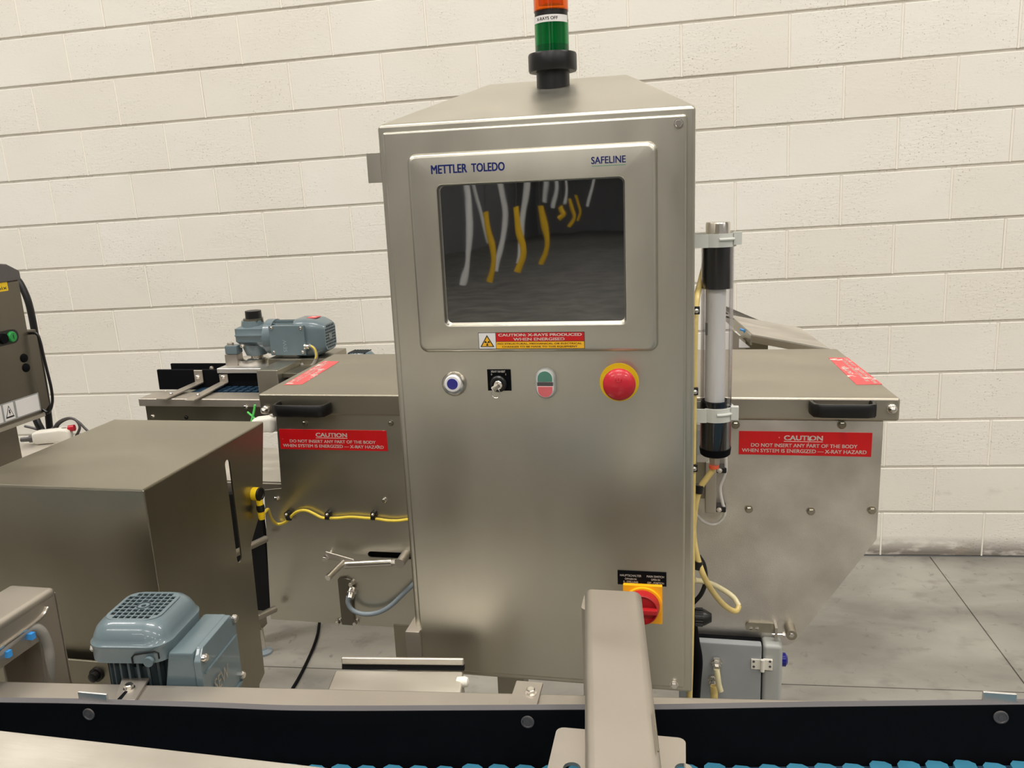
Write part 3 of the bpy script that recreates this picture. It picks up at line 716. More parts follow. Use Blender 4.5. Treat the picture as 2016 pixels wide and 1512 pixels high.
def left_hood():
    t = thing('left_guard_hood', 'steel guard hood with black handle and red sticker, left of the cabinet', 'machine guard')
    fl = PZ(657,697,ZL); xa = P(511,800,YH-.006)[0]; xb = -.40; za = ZL-.0455
    mb = MB(); b = [(xa,YH-.006,za),(xb,YH-.006,za),(xb,fl[1],za),(fl[0],fl[1],za)]
    mb.hexa(b, [(p[0],p[1],ZL) for p in b]); build('lid', mb, 'steel_dim', t, bevel=.004, seg=3)
    pts = [P(u,v,YH) for u,v in ((545,830),(554,962),(520,965),(533,1217))]
    zbm = P(700,1230,YH)[2]
    poly = [(p[0],p[2]) for p in pts]; poly[0]=(poly[0][0],za-.0005); poly.append((poly[-1][0]+.0,zbm))
    # slot for the tensioner
    sx0,sx1,sz0,sz1 = rect(724,1087,807,1099,YH)
    poly += [(xb,zbm),(xb,za-.0005)]
    slot = rrect(sx0,sx1+.01,sz0,sz1,.0085)
    build('front_panel', MB().prism(poly, YH, YH+.004, holes=[slot]), 'steel_h', t)
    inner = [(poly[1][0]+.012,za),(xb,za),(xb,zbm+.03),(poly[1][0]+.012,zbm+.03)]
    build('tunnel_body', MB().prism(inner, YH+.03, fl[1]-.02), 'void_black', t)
    dhandle(t, 538,644,797,823, False)
    caution_front(t, 551,846.5,762,886, YH-.001, 'clean red caution sticker with white lettering on the left hood front')
    caution_top(t, ((559,758),(595,757),(668,712),(638,711)), ZL, False, 'faded red caution sticker on top of the left hood')
    c = P(521,808,YH-.01); build('cap_nut', MB().lathe((c[0],YH-.006,c[2]),(0,-1,0),[(0,.0095),(.002,.0095),(.003,.0075),(.008,.0075),(.011,.006),(.0135,.003),(.014,.0005)],16), 'chrome', t)
    for u,v in ((601,833),(770,833),(545,981),(757,985)):
        c = P(u,v,YH); build('bolt', MB().hexbolt((c[0],YH,c[2]),(0,-1,0),.0052,.006), 'chrome' if v>900 else 'steel_dark', t)
    # belt tensioner lever
    y = YH-.03
    a,b = P(640,1093,y), P(696,1106,y)
    lk = MB(); w=v3(0,0,.008); dpt=v3(0,.003,0)
    d_=b-a; n_=np.cross(d_/np.linalg.norm(d_),(0,1,0)); w=n_*.009
    lk.hexa([a-w,b-w*.6,b-w*.6+dpt,a-w+dpt],[a+w,b+w*.6,b+w*.6+dpt,a+w+dpt])
    lv = build('tension_lever', lk, 'steel_satin', t, bevel=.001, seg=1); lab(lv, 'steel belt tension lever')
    c=P(641,1099,y); build('bolt', MB().hexbolt((c[0],y,c[2]),(0,-1,0),.006,.007), 'chrome', lv)
    c=P(650,1090,YH); build('pivot', MB().cyl((c[0],YH,c[2]),(c[0],y,c[2]),.006), 'chrome', lv)
    c=P(676,1107,y); c2=P(645,1138,y-.10*0-.06); build('lever_handle', MB().cyl(c,c2,.0068,n=18), 'chrome', lv)
    c=P(680,1112,y); c2=P(772,1107,y); build('tension_rod', MB().cyl(c,c2,.0085,n=20).cyl(c2,P(779,1107,y),.0065,n=6), 'chrome', lv)
    c=P(787,1110,y-.012); build('rod_post', MB().cyl((c[0],YH+.03,c[2]+.004),(c[0],y-.012,c[2]),.0105,n=22), 'steel_satin', lv)
    # proximity switch bracket
    x0,x1,z0,z1 = rect(670,1140,694,1229,YH-.004)
    br_ = build('sensor_bracket', MB().prism([(x0,z1),(x0+.02,z1+.004),(x1+.002,z1),(x1,z0),(x0,z0)], YH-.008, YH), 'steel_charcoal', t, bevel=.001, seg=1)
    for u,v in ((691,1150),(665,1226),(699,1227)):
        c=P(u,v,YH-.008); build('bolt', MB().hexbolt((c[0],YH-.001,c[2]),(0,-1,0),.0055,.012), 'chrome', br_)
    c=P(689,1166,YH-.02); build('cable_gland', MB().lathe((c[0],YH-.004,c[2]),(0,-.8,-.6),[(0,.011),(.01,.011),(.012,.0085),(.024,.008)],16), 'chrome', br_)
    return fl, zbm
FLl, ZBM = left_hood()
YCAB = YH-.02
solo('tension_sensor_cable', MB().tube([P(u,v,YH-.022) for u,v in ((686,1174),(685,1186),(692,1199),(707,1207),(728,1209),(750,1204),(771,1191),(792,1171),(815,1149))], .0052, 12), 'cable_bluegrey',
     'blue-grey cable looping from sensor bracket on left hood to the cabinet', 'cable')
XB = -.816; ZT = -.4232; YBK, YF = 1.45, 1.067
# yellow sensor on the big cover box
def sensor():
    t = thing('yellow_sensor', 'round yellow photoelectric sensor beside the slotted cover box', 'sensor')
    c0 = PX(499,972,XB); yS = c0[1]
    ax = v3(1,-.10,0); ax/=np.linalg.norm(ax)
    build('sensor_body', MB().lathe(c0,ax,[(-.03,.0105),(0,.0130),(.013,.0130)],28), 'yellow', t)
    build('sensor_face', MB().lathe(c0+ax*.013,ax,[(0,.0131),(.004,.0126),(.004,.009),(.003,.0085)],28), 'black_plastic', t)
    a=P(510,984,yS-.002); b=P(512,994,yS-.002); build('neck', MB().cyl(a,b,.0062), 'yellow', t)
    b2=P(514,1007,yS-.002); build('lock_nut', MB().lathe(b,b2-b,[(0,.0072),(.004,.0080),(.009,.0080),(np.linalg.norm(b2-b),.0068)],12), 'black_plastic', t)
    c2=P(516,1022,yS-.002); build('plug', MB().lathe(b2,c2-b2,[(0,.0072),(.004,.0066),(.004,.0072),(.009,.0066),(.009,.007),(np.linalg.norm(c2-b2),.0058)],16), 'yellow', t)
sensor()
def yellow_cable():
    pts = ((517,1014,1.41),(523,1006,1.42),(528,1003,1.44),(531,1012,1.50),(535,1022,1.56),(542,1030,1.585),(550,1032,1.592),(560,1029,1.592),(568,1023,1.592),(575,1015,1.592),(584,1008,1.592),(595,1005,1.592),(606,1006,1.592),(619,1012,1.592),(633,1019,1.592),(646,1020,1.592),(666,1020,1.592),(690,1018,1.592),(720,1020,1.592),(736,1021,1.592),(750,1023,1.592),(766,1025,1.592),(785,1025,1.592),(806,1022,1.592))
    t = thing('yellow_sensor_cable', 'thin yellow cable clipped along the left hood below the red sticker', 'cable')
    build('cable', MB().tube([P(*p) for p in pts], .0032, 10), 'yellow_cable', t)
    for (u,v),(bu,bv) in (((569,1021),(564,1013)),((645,1019.5),(644,1013)),((735,1020),(734,1013))):
        a=P(u,v,1.592); b=P(bu,bv,1.588); d_=b-a
        k=build('cable_clip', MB().cyl(a+v3(-.005,0,0),a+v3(.005,0,0),.0046,n=12).cyl((b[0],1.588,b[2]),(b[0],YH,b[2]),.0062,n=16).hexa(
            [a+v3(-.005,-.004,0),a+v3(.005,-.004,0),a+v3(.005,.002,0),a+v3(-.005,.002,0)],[b+v3(-.005,-.002,0),b+v3(.005,-.002,0),b+v3(.005,.004,0),b+v3(-.005,.004,0)]), 'black_plastic', t)
        build('clip_screw', MB().screw((b[0],1.588,b[2]),(0,-1,0),.0035,.005), 'chrome', k)
yellow_cable()

# ================================================================== SLOTTED COVER BOX (left) and things round it
def cover_box():
    t = thing('slotted_cover_box', 'large folded steel cover box with a long vertical slot, left foreground', 'machine cover')
    xl = PZ(228,827,ZT)[0]
    pp = [(YF,ZT),(YBK,ZT)]+[tuple(PX(u,v,XB)[1:]) for u,v in ((517,965),(509,1020),(494,1072),(521,1325),(511,1347))]
    zb_ = -1.0
    pp += [(pp[-1][0]-.02,zb_),(YF,zb_)]
    s1 = PX(447,905,XB); s2 = PX(471,1108,XB); w=.0085
    slot = rrect(s1[1]-w, s1[1]+w, s2[2], s1[2], w*.98, 5)
    build('side_panel', MB().prism(pp, XB-.003, XB, axis='x', holes=[slot]), 'steel_dark', t)
    build('front_panel', MB().box(xl,XB+.0016,YF-.0012,YF+.003,-.905,ZT), 'steel_dark', t, bevel=.0018, seg=3)
    build('top_panel', MB().box(xl,XB+.001,YF-.001,YBK,ZT-.003,ZT+.003), 'steel_dim', t, bevel=.0028, seg=2)
    build('left_panel', MB().box(xl,xl+.003,YF,YBK,-.905,ZT), 'steel_dark', t)
    x0 = P(130,1299,YF-.02)[0]; zz = P(170,1301,YF-.02)[2]
    build('lower_panel', MB().box(xl,P(420,1310,YF-.02)[0],YF-.02,YF-.016,-1.0,zz), 'steel_dark', t, bevel=.001, seg=1)
    c = P(183,1334,YF-.03); build('bolt', MB().lathe((c[0],YF-.02,c[2]),(0,-1,0),[(0,.012),(.004,.012),(.004,.008),(.012,.008),(.014,.004)],18), 'black_plastic', t)
    for k,(a,b) in enumerate((((497,1090),(523,1061)),((515,1224),(541,1199)))):
        p=P(*a,1.475); q_=P(*b,1.575); build('tie_rod', MB().cyl((p[0]-.06,p[1]-.06,p[2]),q_,.0078,n=16), 'steel_satin', t)
cover_box()

def ribbed_motor(t, c, rz, w, hb, fins=True):
    pass
def foreground_motor():
    t = thing('electric_motor', 'grey-blue electric motor with grille cowl, in front of the slotted cover box', 'motor')
    zt = -.52
    # cowl centre on its top plane
    g_ = [PZ(u,v,zt) for u,v in ((275,1166),(222,1218),(300,1224),(345,1168))]
    cc = sum(PZ(u,v,zt) for u,v in ((283,1192),))
    cx_,cy_ = cc[0],cc[1]
    ang = math.radians(6); R2=np.array([[math.cos(ang),-math.sin(ang)],[math.sin(ang),math.cos(ang)]])
    def tr(x,y,z): q_=R2@np.array([x,y]); return (cx_+q_[0],cy_+q_[1],z)
    def lp(h, r, z, n=8, w=None): return [tr(a,b,z) for a,b in rrect(-(w or h),(w or h),-h,h,r,n)]
    H=.058
    mb=MB()
    WW=.055
    pr=[(0,0,-.051,.026),(0,0,-.033,.026),(.0012,.0012,-.031,.027),(.0012,.0012,-.028,.027),(-.0012,-.0012,-.0255,.026),(-.0025,-.0025,-.020,.026),(-.006,-.006,-.011,.025),(-.012,-.011,-.0045,.022),(-.0185,-.0165,-.0012,.019),(-.022,-.020,0,.017)]
    mb.loft([lp(H+b_,r_,zt+z_,8,WW+a_) for a_,b_,z_,r_ in pr], cap0=False, cap1=False)
    # grille plate with real openings
    h2=H-.020; loops=[]; poly=[(a,b) for a,b in rrect(-h2,h2,-h2,h2,.017,8)]
    holes=[]; n=8; pit=2*(h2-.003)/n
    for i in range(n):
        for j in range(n):
            x=-h2+.003+pit*(i+.5); y=-h2+.003+pit*(j+.5)
            if abs(x)+abs(y) > 2*h2-.018: continue
            if math.hypot(x,y) < .0125: continue
            w=pit*.40; holes.append([(x-w,y-w),(x+w,y-w),(x+w,y+w),(x-w,y+w)])
    holes.append([(.0035*math.cos(k*math.pi/5),.0035*math.sin(k*math.pi/5)) for k in range(10)])
    sub=MB(); sub.prism(poly, zt-.002, zt, axis='z', holes=holes)
    mb._a([tr(q_[0],q_[1],q_[2]) for q_ in sub.v], sub.f)
    cowl = build('fan_cowl', mb, 'motor_paint', t, sharp=40)
    ringp=[tr(.0085*math.cos(k*math.pi/12),.0085*math.sin(k*math.pi/12),zt+.0004) for k in range(25)]
    build('grille_ring', MB().tube(ringp,.0009,6,1,smooth=False), 'motor_dark', cowl)
    mbf=MB(); mbf.cyl((cx_,cy_,zt-.03),(cx_,cy_,zt-.045),.04,n=20); build('fan', mbf, 'void_black', cowl)
    for a,b in ((-WW,-.03),(WW,.045)):
        q0=tr(a,b,zt-.046); q1=tr(a+(.008 if a>0 else -.008),b,zt-.046)
        build('cowl_screw', MB().cyl(q0,q1,.005,n=6), 'chrome', cowl)
    q0=tr(.034,-H,zt-.046); q1=tr(.034,-H-.006,zt-.046)
    build('cowl_screw', MB().cyl(q0,q1,.0065,n=16), 'motor_paint', cowl)
    nb=[tr(*p,0) for p in ()]
    notch=[(.010,-.051),(.010,-.042),(.014,-.038),(.042,-.033),(.047,-.035),(.047,-.043)]
    build('cowl_notch', MB().tube([tr(a,-H-.0008,zt+b) for a,b in notch], .0011, 6, 1, smooth=False), 'void_black', cowl)
    body=MB(); body.lathe((cx_,cy_,zt-.30),(0,0,1),[(0,.044),(.235,.044)],30)
    for k in range(28):
        a=2*math.pi*k/28; d_=np.array([math.cos(a),math.sin(a)]); nrm=np.array([-d_[1],d_[0]])*.0016
        p0=d_*.042; p1=d_*.054
        q_=[p0-nrm,p1-nrm,p1+nrm,p0+nrm]
        body.hexa([tr(*p,zt-.30) for p in q_],[tr(*p,zt-.045) for p in q_])
    build('ribbed_housing', body, 'motor_dark', t, sharp=30)
    # terminal box on the right side
    tbx0,tbx1=H+.002,.088; y0,y1=-.050,.054; z1_=zt-.040; z0_=zt-.165
    bx=MB(); bx.hexa([tr(H-.03,y0,z0_),tr(tbx1,y0,z0_),tr(tbx1,y1,z0_),tr(H-.03,y1,z0_)],[tr(.054,y0,z1_),tr(tbx1,y0,z1_),tr(tbx1,y1,z1_),tr(.054,y1,z1_)])
    tb=build('terminal_box', bx, 'motor_paint', t, bevel=.004, seg=2)
    lx0,lx1=tbx1,tbx1+.010
    def octa(s0=0): return [(y0-.002,z0_+.02),(y0+.016,z0_),(y1-.016,z0_),(y1+.002,z0_+.02),(y1+.002,z1_-.012),(y1-.010,z1_+.003),(y0+.010,z1_+.003),(y0-.002,z1_-.012)]
    lps=[[tr(xx,y,z) for y,z in octa()] for xx in (lx0,lx1)]
    ldd=build('terminal_lid', MB().loft(lps), 'motor_paint', tb, bevel=.002, seg=2)
    for y,z in ((y0+.006,z1_-.010),(y1-.004,z1_-.006),(y1-.004,z0_+.03)):
        build('lid_screw', MB().lathe(tr(lx1,y,z), np.array(tr(lx1+1,y,z))-np.array(tr(lx1,y,z)),[(0,.0058),(.004,.0058),(.006,.004)],14), 'chrome', tb)
    mb=MB(); fn=lambda a,b: tr(lx1+.0022, a, b)
    put_text(mb,'SEW',fn,y0+.022,y0+.064,z0_+.052,z0_+.072,.0)
    build('lettering', mb, 'steel_satin', tb)
    for dz in (.030,-.042):
        rb=MB()
        a=(z0_+z1_)/2+dz
        rb.hexa([tr(lx1,y0+.004,a),tr(lx1+.003,y0+.004,a),tr(lx1+.003,y1-.004,a),tr(lx1,y1-.004,a)],[tr(lx1,y0+.004,a+.002),tr(lx1+.003,y0+.004,a+.002),tr(lx1+.003,y1-.004,a+.002),tr(lx1,y1-.004,a+.002)])
        build('lid_rib', rb, 'motor_paint', tb)
foreground_motor()

# ---- arch bracket and cable, bottom left
def arch():
    t = thing('arch_bracket', 'folded steel arch bracket at the bottom left corner, behind the conveyor rail', 'bracket')
    z=-.52; a=PZ(24,1151,z); b=PZ(105,1153,z); yk=(a[1]+b[1])/2; x1=b[0]+.004; x0=a[0]-.004; t_=.004
    s=.24
    def q(x,y,zz): return (x - (yk-y)*s*0, y, zz)
    build('top_plate', MB().box(x0-.0008,x1+.0008,.40,yk+.0008,z-.016,z), 'steel_satin', t, bevel=.0072, seg=4)
    pr=[PX(u,v,x1) for u,v in ((94,1220),(116,1340))]
    legw=.042
    pts=[(.40,z-.009),(yk,z-.009),(yk,-1.0),(yk-legw,-1.0),(yk-legw,z-.062),(.40,z-.062)]
    build('side_plate', MB().prism(pts, x1-.004, x1, axis='x'), 'steel_satin', t, bevel=.0012, seg=1)
    build('side_plate', MB().prism(pts, x0, x0+.004, axis='x'), 'steel_satin', t, bevel=.0012, seg=1)
    build('back_plate', MB().box(x0,x1,yk-.004,yk,-1.0,z-.009), 'steel_satin', t)
    p=[(x1+.0015,yk-.02,z-.022),(x1+.0015,yk-.04,z-.030),(x1+.0015,yk-.13,z-.034)]
    build('guide_wire', MB().tube(p,.002,8,4), 'chrome', t)
    c=thing('grey_cable', 'thick grey cable with blue ties in front of the arch bracket', 'cable')
    pts=((-40,1310,.80),(0,1281,.83),(22,1262,.85),(45,1243,.87),(65,1236,.885),(82,1246,.895),(92,1270,.90),(97,1300,.90),(97,1350,.90),(97,1400,.90))
    PT=[P(*p) for p in pts]
    build('cable', MB().tube(PT,.0078,14), 'cable_grey', c)
    for (u,v,y) in ((12,1271,.842),(58,1237,.881)):
        o=P(u,v,y); d_=P(u+8,v-4,y)-P(u-8,v+4,y); d_/=np.linalg.norm(d_)
        build('cable_tie', MB().cyl(o-d_*.004,o+d_*.004,.0092,n=16).box(o[0]+.002,o[0]+.014,o[1]-.013,o[1]-.006,o[2]-.010,o[2]-.001), 'blue_tie', c)
arch()

# ================================================================== FOREGROUND CONVEYOR
def ry(x, off=0.0): return .8936+.095*(x+.117)+off     # rail back edge
def conveyor():
    t = thing('foreground_conveyor', 'conveyor with black side guide and blue belt along the bottom edge', 'conveyor')
    zr=-.600
    xa,xb=-1.5,1.3
    def strip(y0f,y1f,z0,z1,xs):
        mb=MB(); loops=[]
        for x in xs: loops.append([(x,y0f(x),z0),(x,y1f(x),z0),(x,y1f(x),z1),(x,y0f(x),z1)])
        return mb.loft(loops)
    xs=np.linspace(xa,xb,30)
    # guide: its top front edge traced where it stands, at z=-.575
    zg=-.578
    P0=[(0,1373),(150,1375),(300,1379),(430,1383),(560,1388),(690,1389),(820,1388.5),(1000,1387.5),(1150,1386.5),(1310,1386),(1560,1381.5),(1760,1379),(2016,1376)]
    bk=[PZ(u,v,zg) for u,v in P0]
    e0=bk[0]+(bk[0]-bk[1])*3; e1=bk[-1]+(bk[-1]-bk[-2])*2; bk=[e0]+bk+[e1]
    bk=catmull(bk,4)
    lo=[]; hi=[]
    for i,q_ in enumerate(bk):
        d_=bk[min(i+1,len(bk)-1)]-bk[max(i-1,0)]; nn=v3(d_[1],-d_[0],0); nn/=np.linalg.norm(nn)
        fq=q_+nn*.0105
        hi.append((q_,fq))
    zb_=-.668
    loops=[[(a[0],a[1],zb_),(b[0],b[1],zb_),(b[0],b[1],zg-.0006),(b[0]-0,b[1]+.0005,zg),(a[0],a[1],zg)] for a,b in hi]
    mb=MB(); n=5; vs=[p for l in loops for p in l]; fs=[]; mi=[]
    for k in range(len(loops)-1):
        for i in range(n):
            j=(i+1)%n; fs.append((k*n+i,k*n+j,(k+1)*n+j,(k+1)*n+i)); mi.append(1 if i==3 else 0)
    mb._a(vs,fs); mb.m=mi
    gd=build('side_guide', mb, ['black_matt','guide_edge'], t); lab(gd,'long black plastic side guide, slightly bowed')
    def gy(x):
        best=min(hi,key=lambda h:abs(h[1][0]-x)); return best[1][1]
    build('side_rail', strip(lambda x:max(ry(x,-.075),gy(x)+.0095),lambda x:max(ry(x),gy(x)+.03),-.72,zr,xs), 'steel_satin', t, bevel=.004, seg=3)
    for u,v in ((176,1405),(1039,1420),(1970,1411)):
        r=ray(u,v); c=None
        for y in np.linspace(.6,1.1,400):
            p=r*(y/r[1])
            if p[1]>=gy(p[0]): c=p; break
        build('guide_screw', MB().lathe((c[0],c[1]-.0005,c[2]),(0,-1,0),[(0,.0078),(.0016,.0076),(.0018,.006),(.001,.0055),(.001,.0028),(.0016,.0026),(.0016,.0005)],22), 'cable_dark', gd)
    # angle brackets fixing the guide to the rail
    def brk(u0,u1,vtop,vbolt,slotted):
        xl=PZ((u0),vtop,zr)[0]; xr_=PZ((u1),vtop,zr)[0]; ybk=PZ((u0+u1)/2,vtop,zr+.004)[1]; yfr=gy((xl+xr_)/2)+.009
        k=MB(); sh=(yfr-ybk)*(-.25) if slotted else 0
        k.hexa([(xl+sh*-1*0-(.03 if slotted else 0),yfr,zr),(xr_-(.03 if slotted else 0),yfr,zr),(xr_,ybk,zr),(xl,ybk,zr)],
               [(xl-(.03 if slotted else 0),yfr,zr+.004),(xr_-(.03 if slotted else 0),yfr,zr+.004),(xr_,ybk,zr+.004),(xl,ybk,zr+.004)])
        o=build('guide_bracket', k, 'steel_satin', t, bevel=.0015, seg=2)
        build('bracket_tab', MB().box(xl-(.03 if slotted else 0),xr_-(.03 if slotted else 0),yfr-.004,yfr,-.62,zr+(.010 if not slotted else .026)), 'steel_satin', o, bevel=.002)
        c=PZ((u0+u1)/2-(8 if slotted else 0),vbolt,zr+.006); build('bolt', MB().hexbolt((c[0],c[1],zr+.004),(0,0,1),.0058,.007), 'chrome', o)
        if slotted: build('slot_recess', MB().box(c[0]-.012,c[0]-.001,yfr+.004,c[1]-.004,zr+.0035,zr+.0046), 'steel_dark', o)
    brk(1018,1072,1341,1363,False)
    q4=[PZ(u,v,zr+.004) for u,v in ((226,1378),(266,1378),(294,1334),(240,1334))]
    k=MB(); k.hexa([p-v3(0,0,.004) for p in q4],q4); o=build('guide_bracket', k, 'steel_satin', t, bevel=.0012, seg=2)
    q4=[PZ(u,v,zr+.0046) for u,v in ((231,1376),(239,1376),(252,1360),(246,1360))]
    k=MB(); k.hexa([p-v3(0,0,.001) for p in q4],q4); build('slot_recess', k, 'black_matt', o)
    c=PZ(254,1352,zr+.007); build('bolt', MB().hexbolt((c[0],c[1],zr+.004),(0,0,1),.0058,.007), 'chrome', o)
    # tabs seen just over the guide
    for u0,u1,v in ((153,209,1364),(1935,2003,1364)):
        m_=(u0+u1)/2; x=PZ(m_,v,zg)[0]; y=gy(x)+.009
        a=P(u0,v,y); b=P(u1,v,y)
        build('guide_bracket', MB().box(a[0],b[0],y-.001,y+.003,-.64,(a[2]+b[2])/2), 'aluminium', t, bevel=.0015, seg=2)
    # belt: modules
    zbelt=P(1650,1499,gy(.25)-.012)[2]
    base=MB(); base.loft([[(x,.15,zbelt-.02),(x,gy(x)-.001,zbelt-.02),(x,gy(x)-.001,zbelt-.008),(x,.15,zbelt-.008)] for x in xs])
    build('belt_underside', base, 'belt_dark', t)
    pitch=.0305; stuff=MB()
    def module(mb,x,y,z):
        w=pitch*.5
        poly=[(x-w,y-.012),(x-w*.15,y-.012),(x-w*.15,y-.004),(x+w*.55,y-.004),(x+w*.55,y+.006),(x+w*.15,y+.010),(x-w*.7,y+.010),(x-w,y+.004)]
        mb.prism(poly, z-.008, z, axis='z')
    for r_ in range(22):
        for k in range(int((xb-xa)/pitch)):
            x=xa+pitch*(k+.5)+(r_%2)*pitch*.5
            y=gy(x)-.015-.0255*r_
            if r_<3 and -.62<x<.9:
                m1=MB(); module(m1,x,y,zbelt); build('belt_module', m1, 'belt_blue', t)
            else: module(stuff,x,y,zbelt)
    build('belt_modules', stuff, 'belt_blue', t, props={'kind':'stuff'})
    build('side_rail', strip(lambda x:ry(x,-.75),lambda x:ry(x,-.70),-.72,-.66,[xa,xb]), 'steel_satin', t, bevel=.004)
    for x in (-1.2,.9):
        for yo in (-.73,-.02): build('leg', MB().box(x,x+.05,ry(x,yo)-.025,ry(x,yo)+.025,-1.62,-.70), 'steel_satin', t, bevel=.004)
conveyor()
def arm():
    t = thing('support_arm', 'thick rounded steel arm reaching over the conveyor towards the viewer, right of centre', 'machine arm')
    z=-.520
    L=[PZ(u,v,z) for u,v in ((1150,1160),(1150,1440))]; Rr=[PZ(u,v,z) for u,v in ((1263,1160),(1297,1440))]
    # continue toward viewer
    def ext(a,b,k): return b+(b-a)*k
    l0,l1=L[0],ext(L[0],L[1],.9); r0,r1=Rr[0],ext(Rr[0],Rr[1],.9)
    y0=(l0[1]+r0[1])/2; y1=(l1[1]+r1[1])/2
    th=.045; loops=[]
    for (a,b,y) in ((l0,r0,y0),(l1,r1,y1)):
        loops.append([(x,y,zz) for x,zz in rrect(a[0],b[0],z-th,z,.010,5)])
    build('arm_tube', MB().loft(loops), 'steel_satin', t, bevel=.004, seg=2)
    dx=(r0[0]-l0[0])
    build('leg', MB().prism(rrect(l0[0],r0[0],y0-.045,y0,.008,4), -1.0, z-.008, axis='z'), 'steel_satin', t)
    zf=z-.024
    F1=[PZ(u,v,zf) for u,v in ((1097,1438),(1350,1446),(1372,1530),(1097,1530))]
    yf=(F1[0][1]+F1[1][1])/2; yn=yf-.10
    xa,xb=F1[0][0],F1[1][0]
    def slot(u,v):
        c=PZ(u,v,zf); return rrect(c[0]-.0085,c[0]+.0085,c[1]-.035,c[1]+.004,.0083,5)
    build('flange', MB().prism(rrect(xa-.001,xb,yn,yf,.008,4), zf-.004, zf, axis='z', holes=[slot(1127,1506),slot(1346,1508)]), 'steel_satin', t, sharp=30)
    a=PZ(1287,1400,z)+v3(0,0,.0042); b=PZ(1296,1480,z)+v3(0,0,.0042)
    build('weld_seam', MB().tube([a+v3(0,0,-.004),(a+b)/2+v3(0,0,-.004),b+v3(0,0,-.004)],.0010,6,3), 'steel_dark', t)
arm()
def table():
    z=-.50; a=PZ(0,1437,z); b=PZ(660,1512,z); d_=(b-a); p0=a-d_*1.2; p1=b+d_*.15; n_=v3(-d_[1],d_[0],0); n_/=np.linalg.norm(n_); n_=-n_
    if n_[1]>0: n_=-n_
    q_=[p0+n_*.66,p1+n_*.66,p1,p0]
    t=thing('worn_steel_plate', 'pale worn flat steel cover plate at the bottom left of the picture', 'metal plate')
    build('plate', MB().hexa([p-v3(0,0,.012) for p in q_], q_), 'steel_worn', t, bevel=.002)
    build('support_post', MB().box(a[0]-.15,a[0]-.11,.02,.06,-1.65,z-.012), 'steel_satin', t)
    build('support_post', MB().box(a[0]+.25,a[0]+.29,.02,.06,-1.65,z-.012), 'steel_satin', t)
table()

# ---- low steel enclosure in front of the cabinet foot
def low_box():
    t = thing('motor_cover', 'shiny brushed steel box with a grooved top, in front of the cabinet foot', 'machine cover')
    yb_=1.17
    zr_=P(790,1297,yb_)[2]
    A=PZ(671,1295.5,zr_); B=PZ(912,1298,zr_); bk=v3(0,.006,0); dn=v3(0,0,-.0125); dd=(B-A)/np.linalg.norm(B-A)
    build('raised_rim', MB().hexa([A+dn,B+dn,B+dn+bk,A+dn+bk],[A,B,B+bk,A+bk]), 'steel_worn', t, bevel=.0022, seg=3)
    zt=zr_-.0165; a=PZ(660,1318,zt); b=PZ(912,1320.5,zt); c=PZ(909,1356,zt); d_=PZ(646,1352,zt)
    build('groove_shade', MB().hexa([A+dn*1.7,B+dn*1.7,B+dn*1.7+bk,A+dn*1.7+bk],[A+dn-v3(0,-.002,0),B+dn-v3(0,-.002,0),B+dn+bk,A+dn+bk]), 'void_black', t)  # black strip stands in for the shade under the rim
    dA=(d_-a)*3.2; dB=(c-b)*3.2; h_=v3(0,0,-.18)
    build('box_body', MB().hexa([a+dA+h_,b+dB+h_,B+dn*1.5+bk+h_,A+dn*1.5+bk+h_],[a+dA,b+dB,v3(b[0],b[1],zt),v3(a[0],a[1],zt)]), 'steel_worn', t, bevel=.004, seg=3)
    q_=P(921,1343,1.15); build('side_knob', MB().lathe((b[0]-.004,q_[1],q_[2]),(1,0,0),[(0,.007),(.012,.009),(.018,.007),(.02,.002)],16), 'white_plastic', t)
low_box()

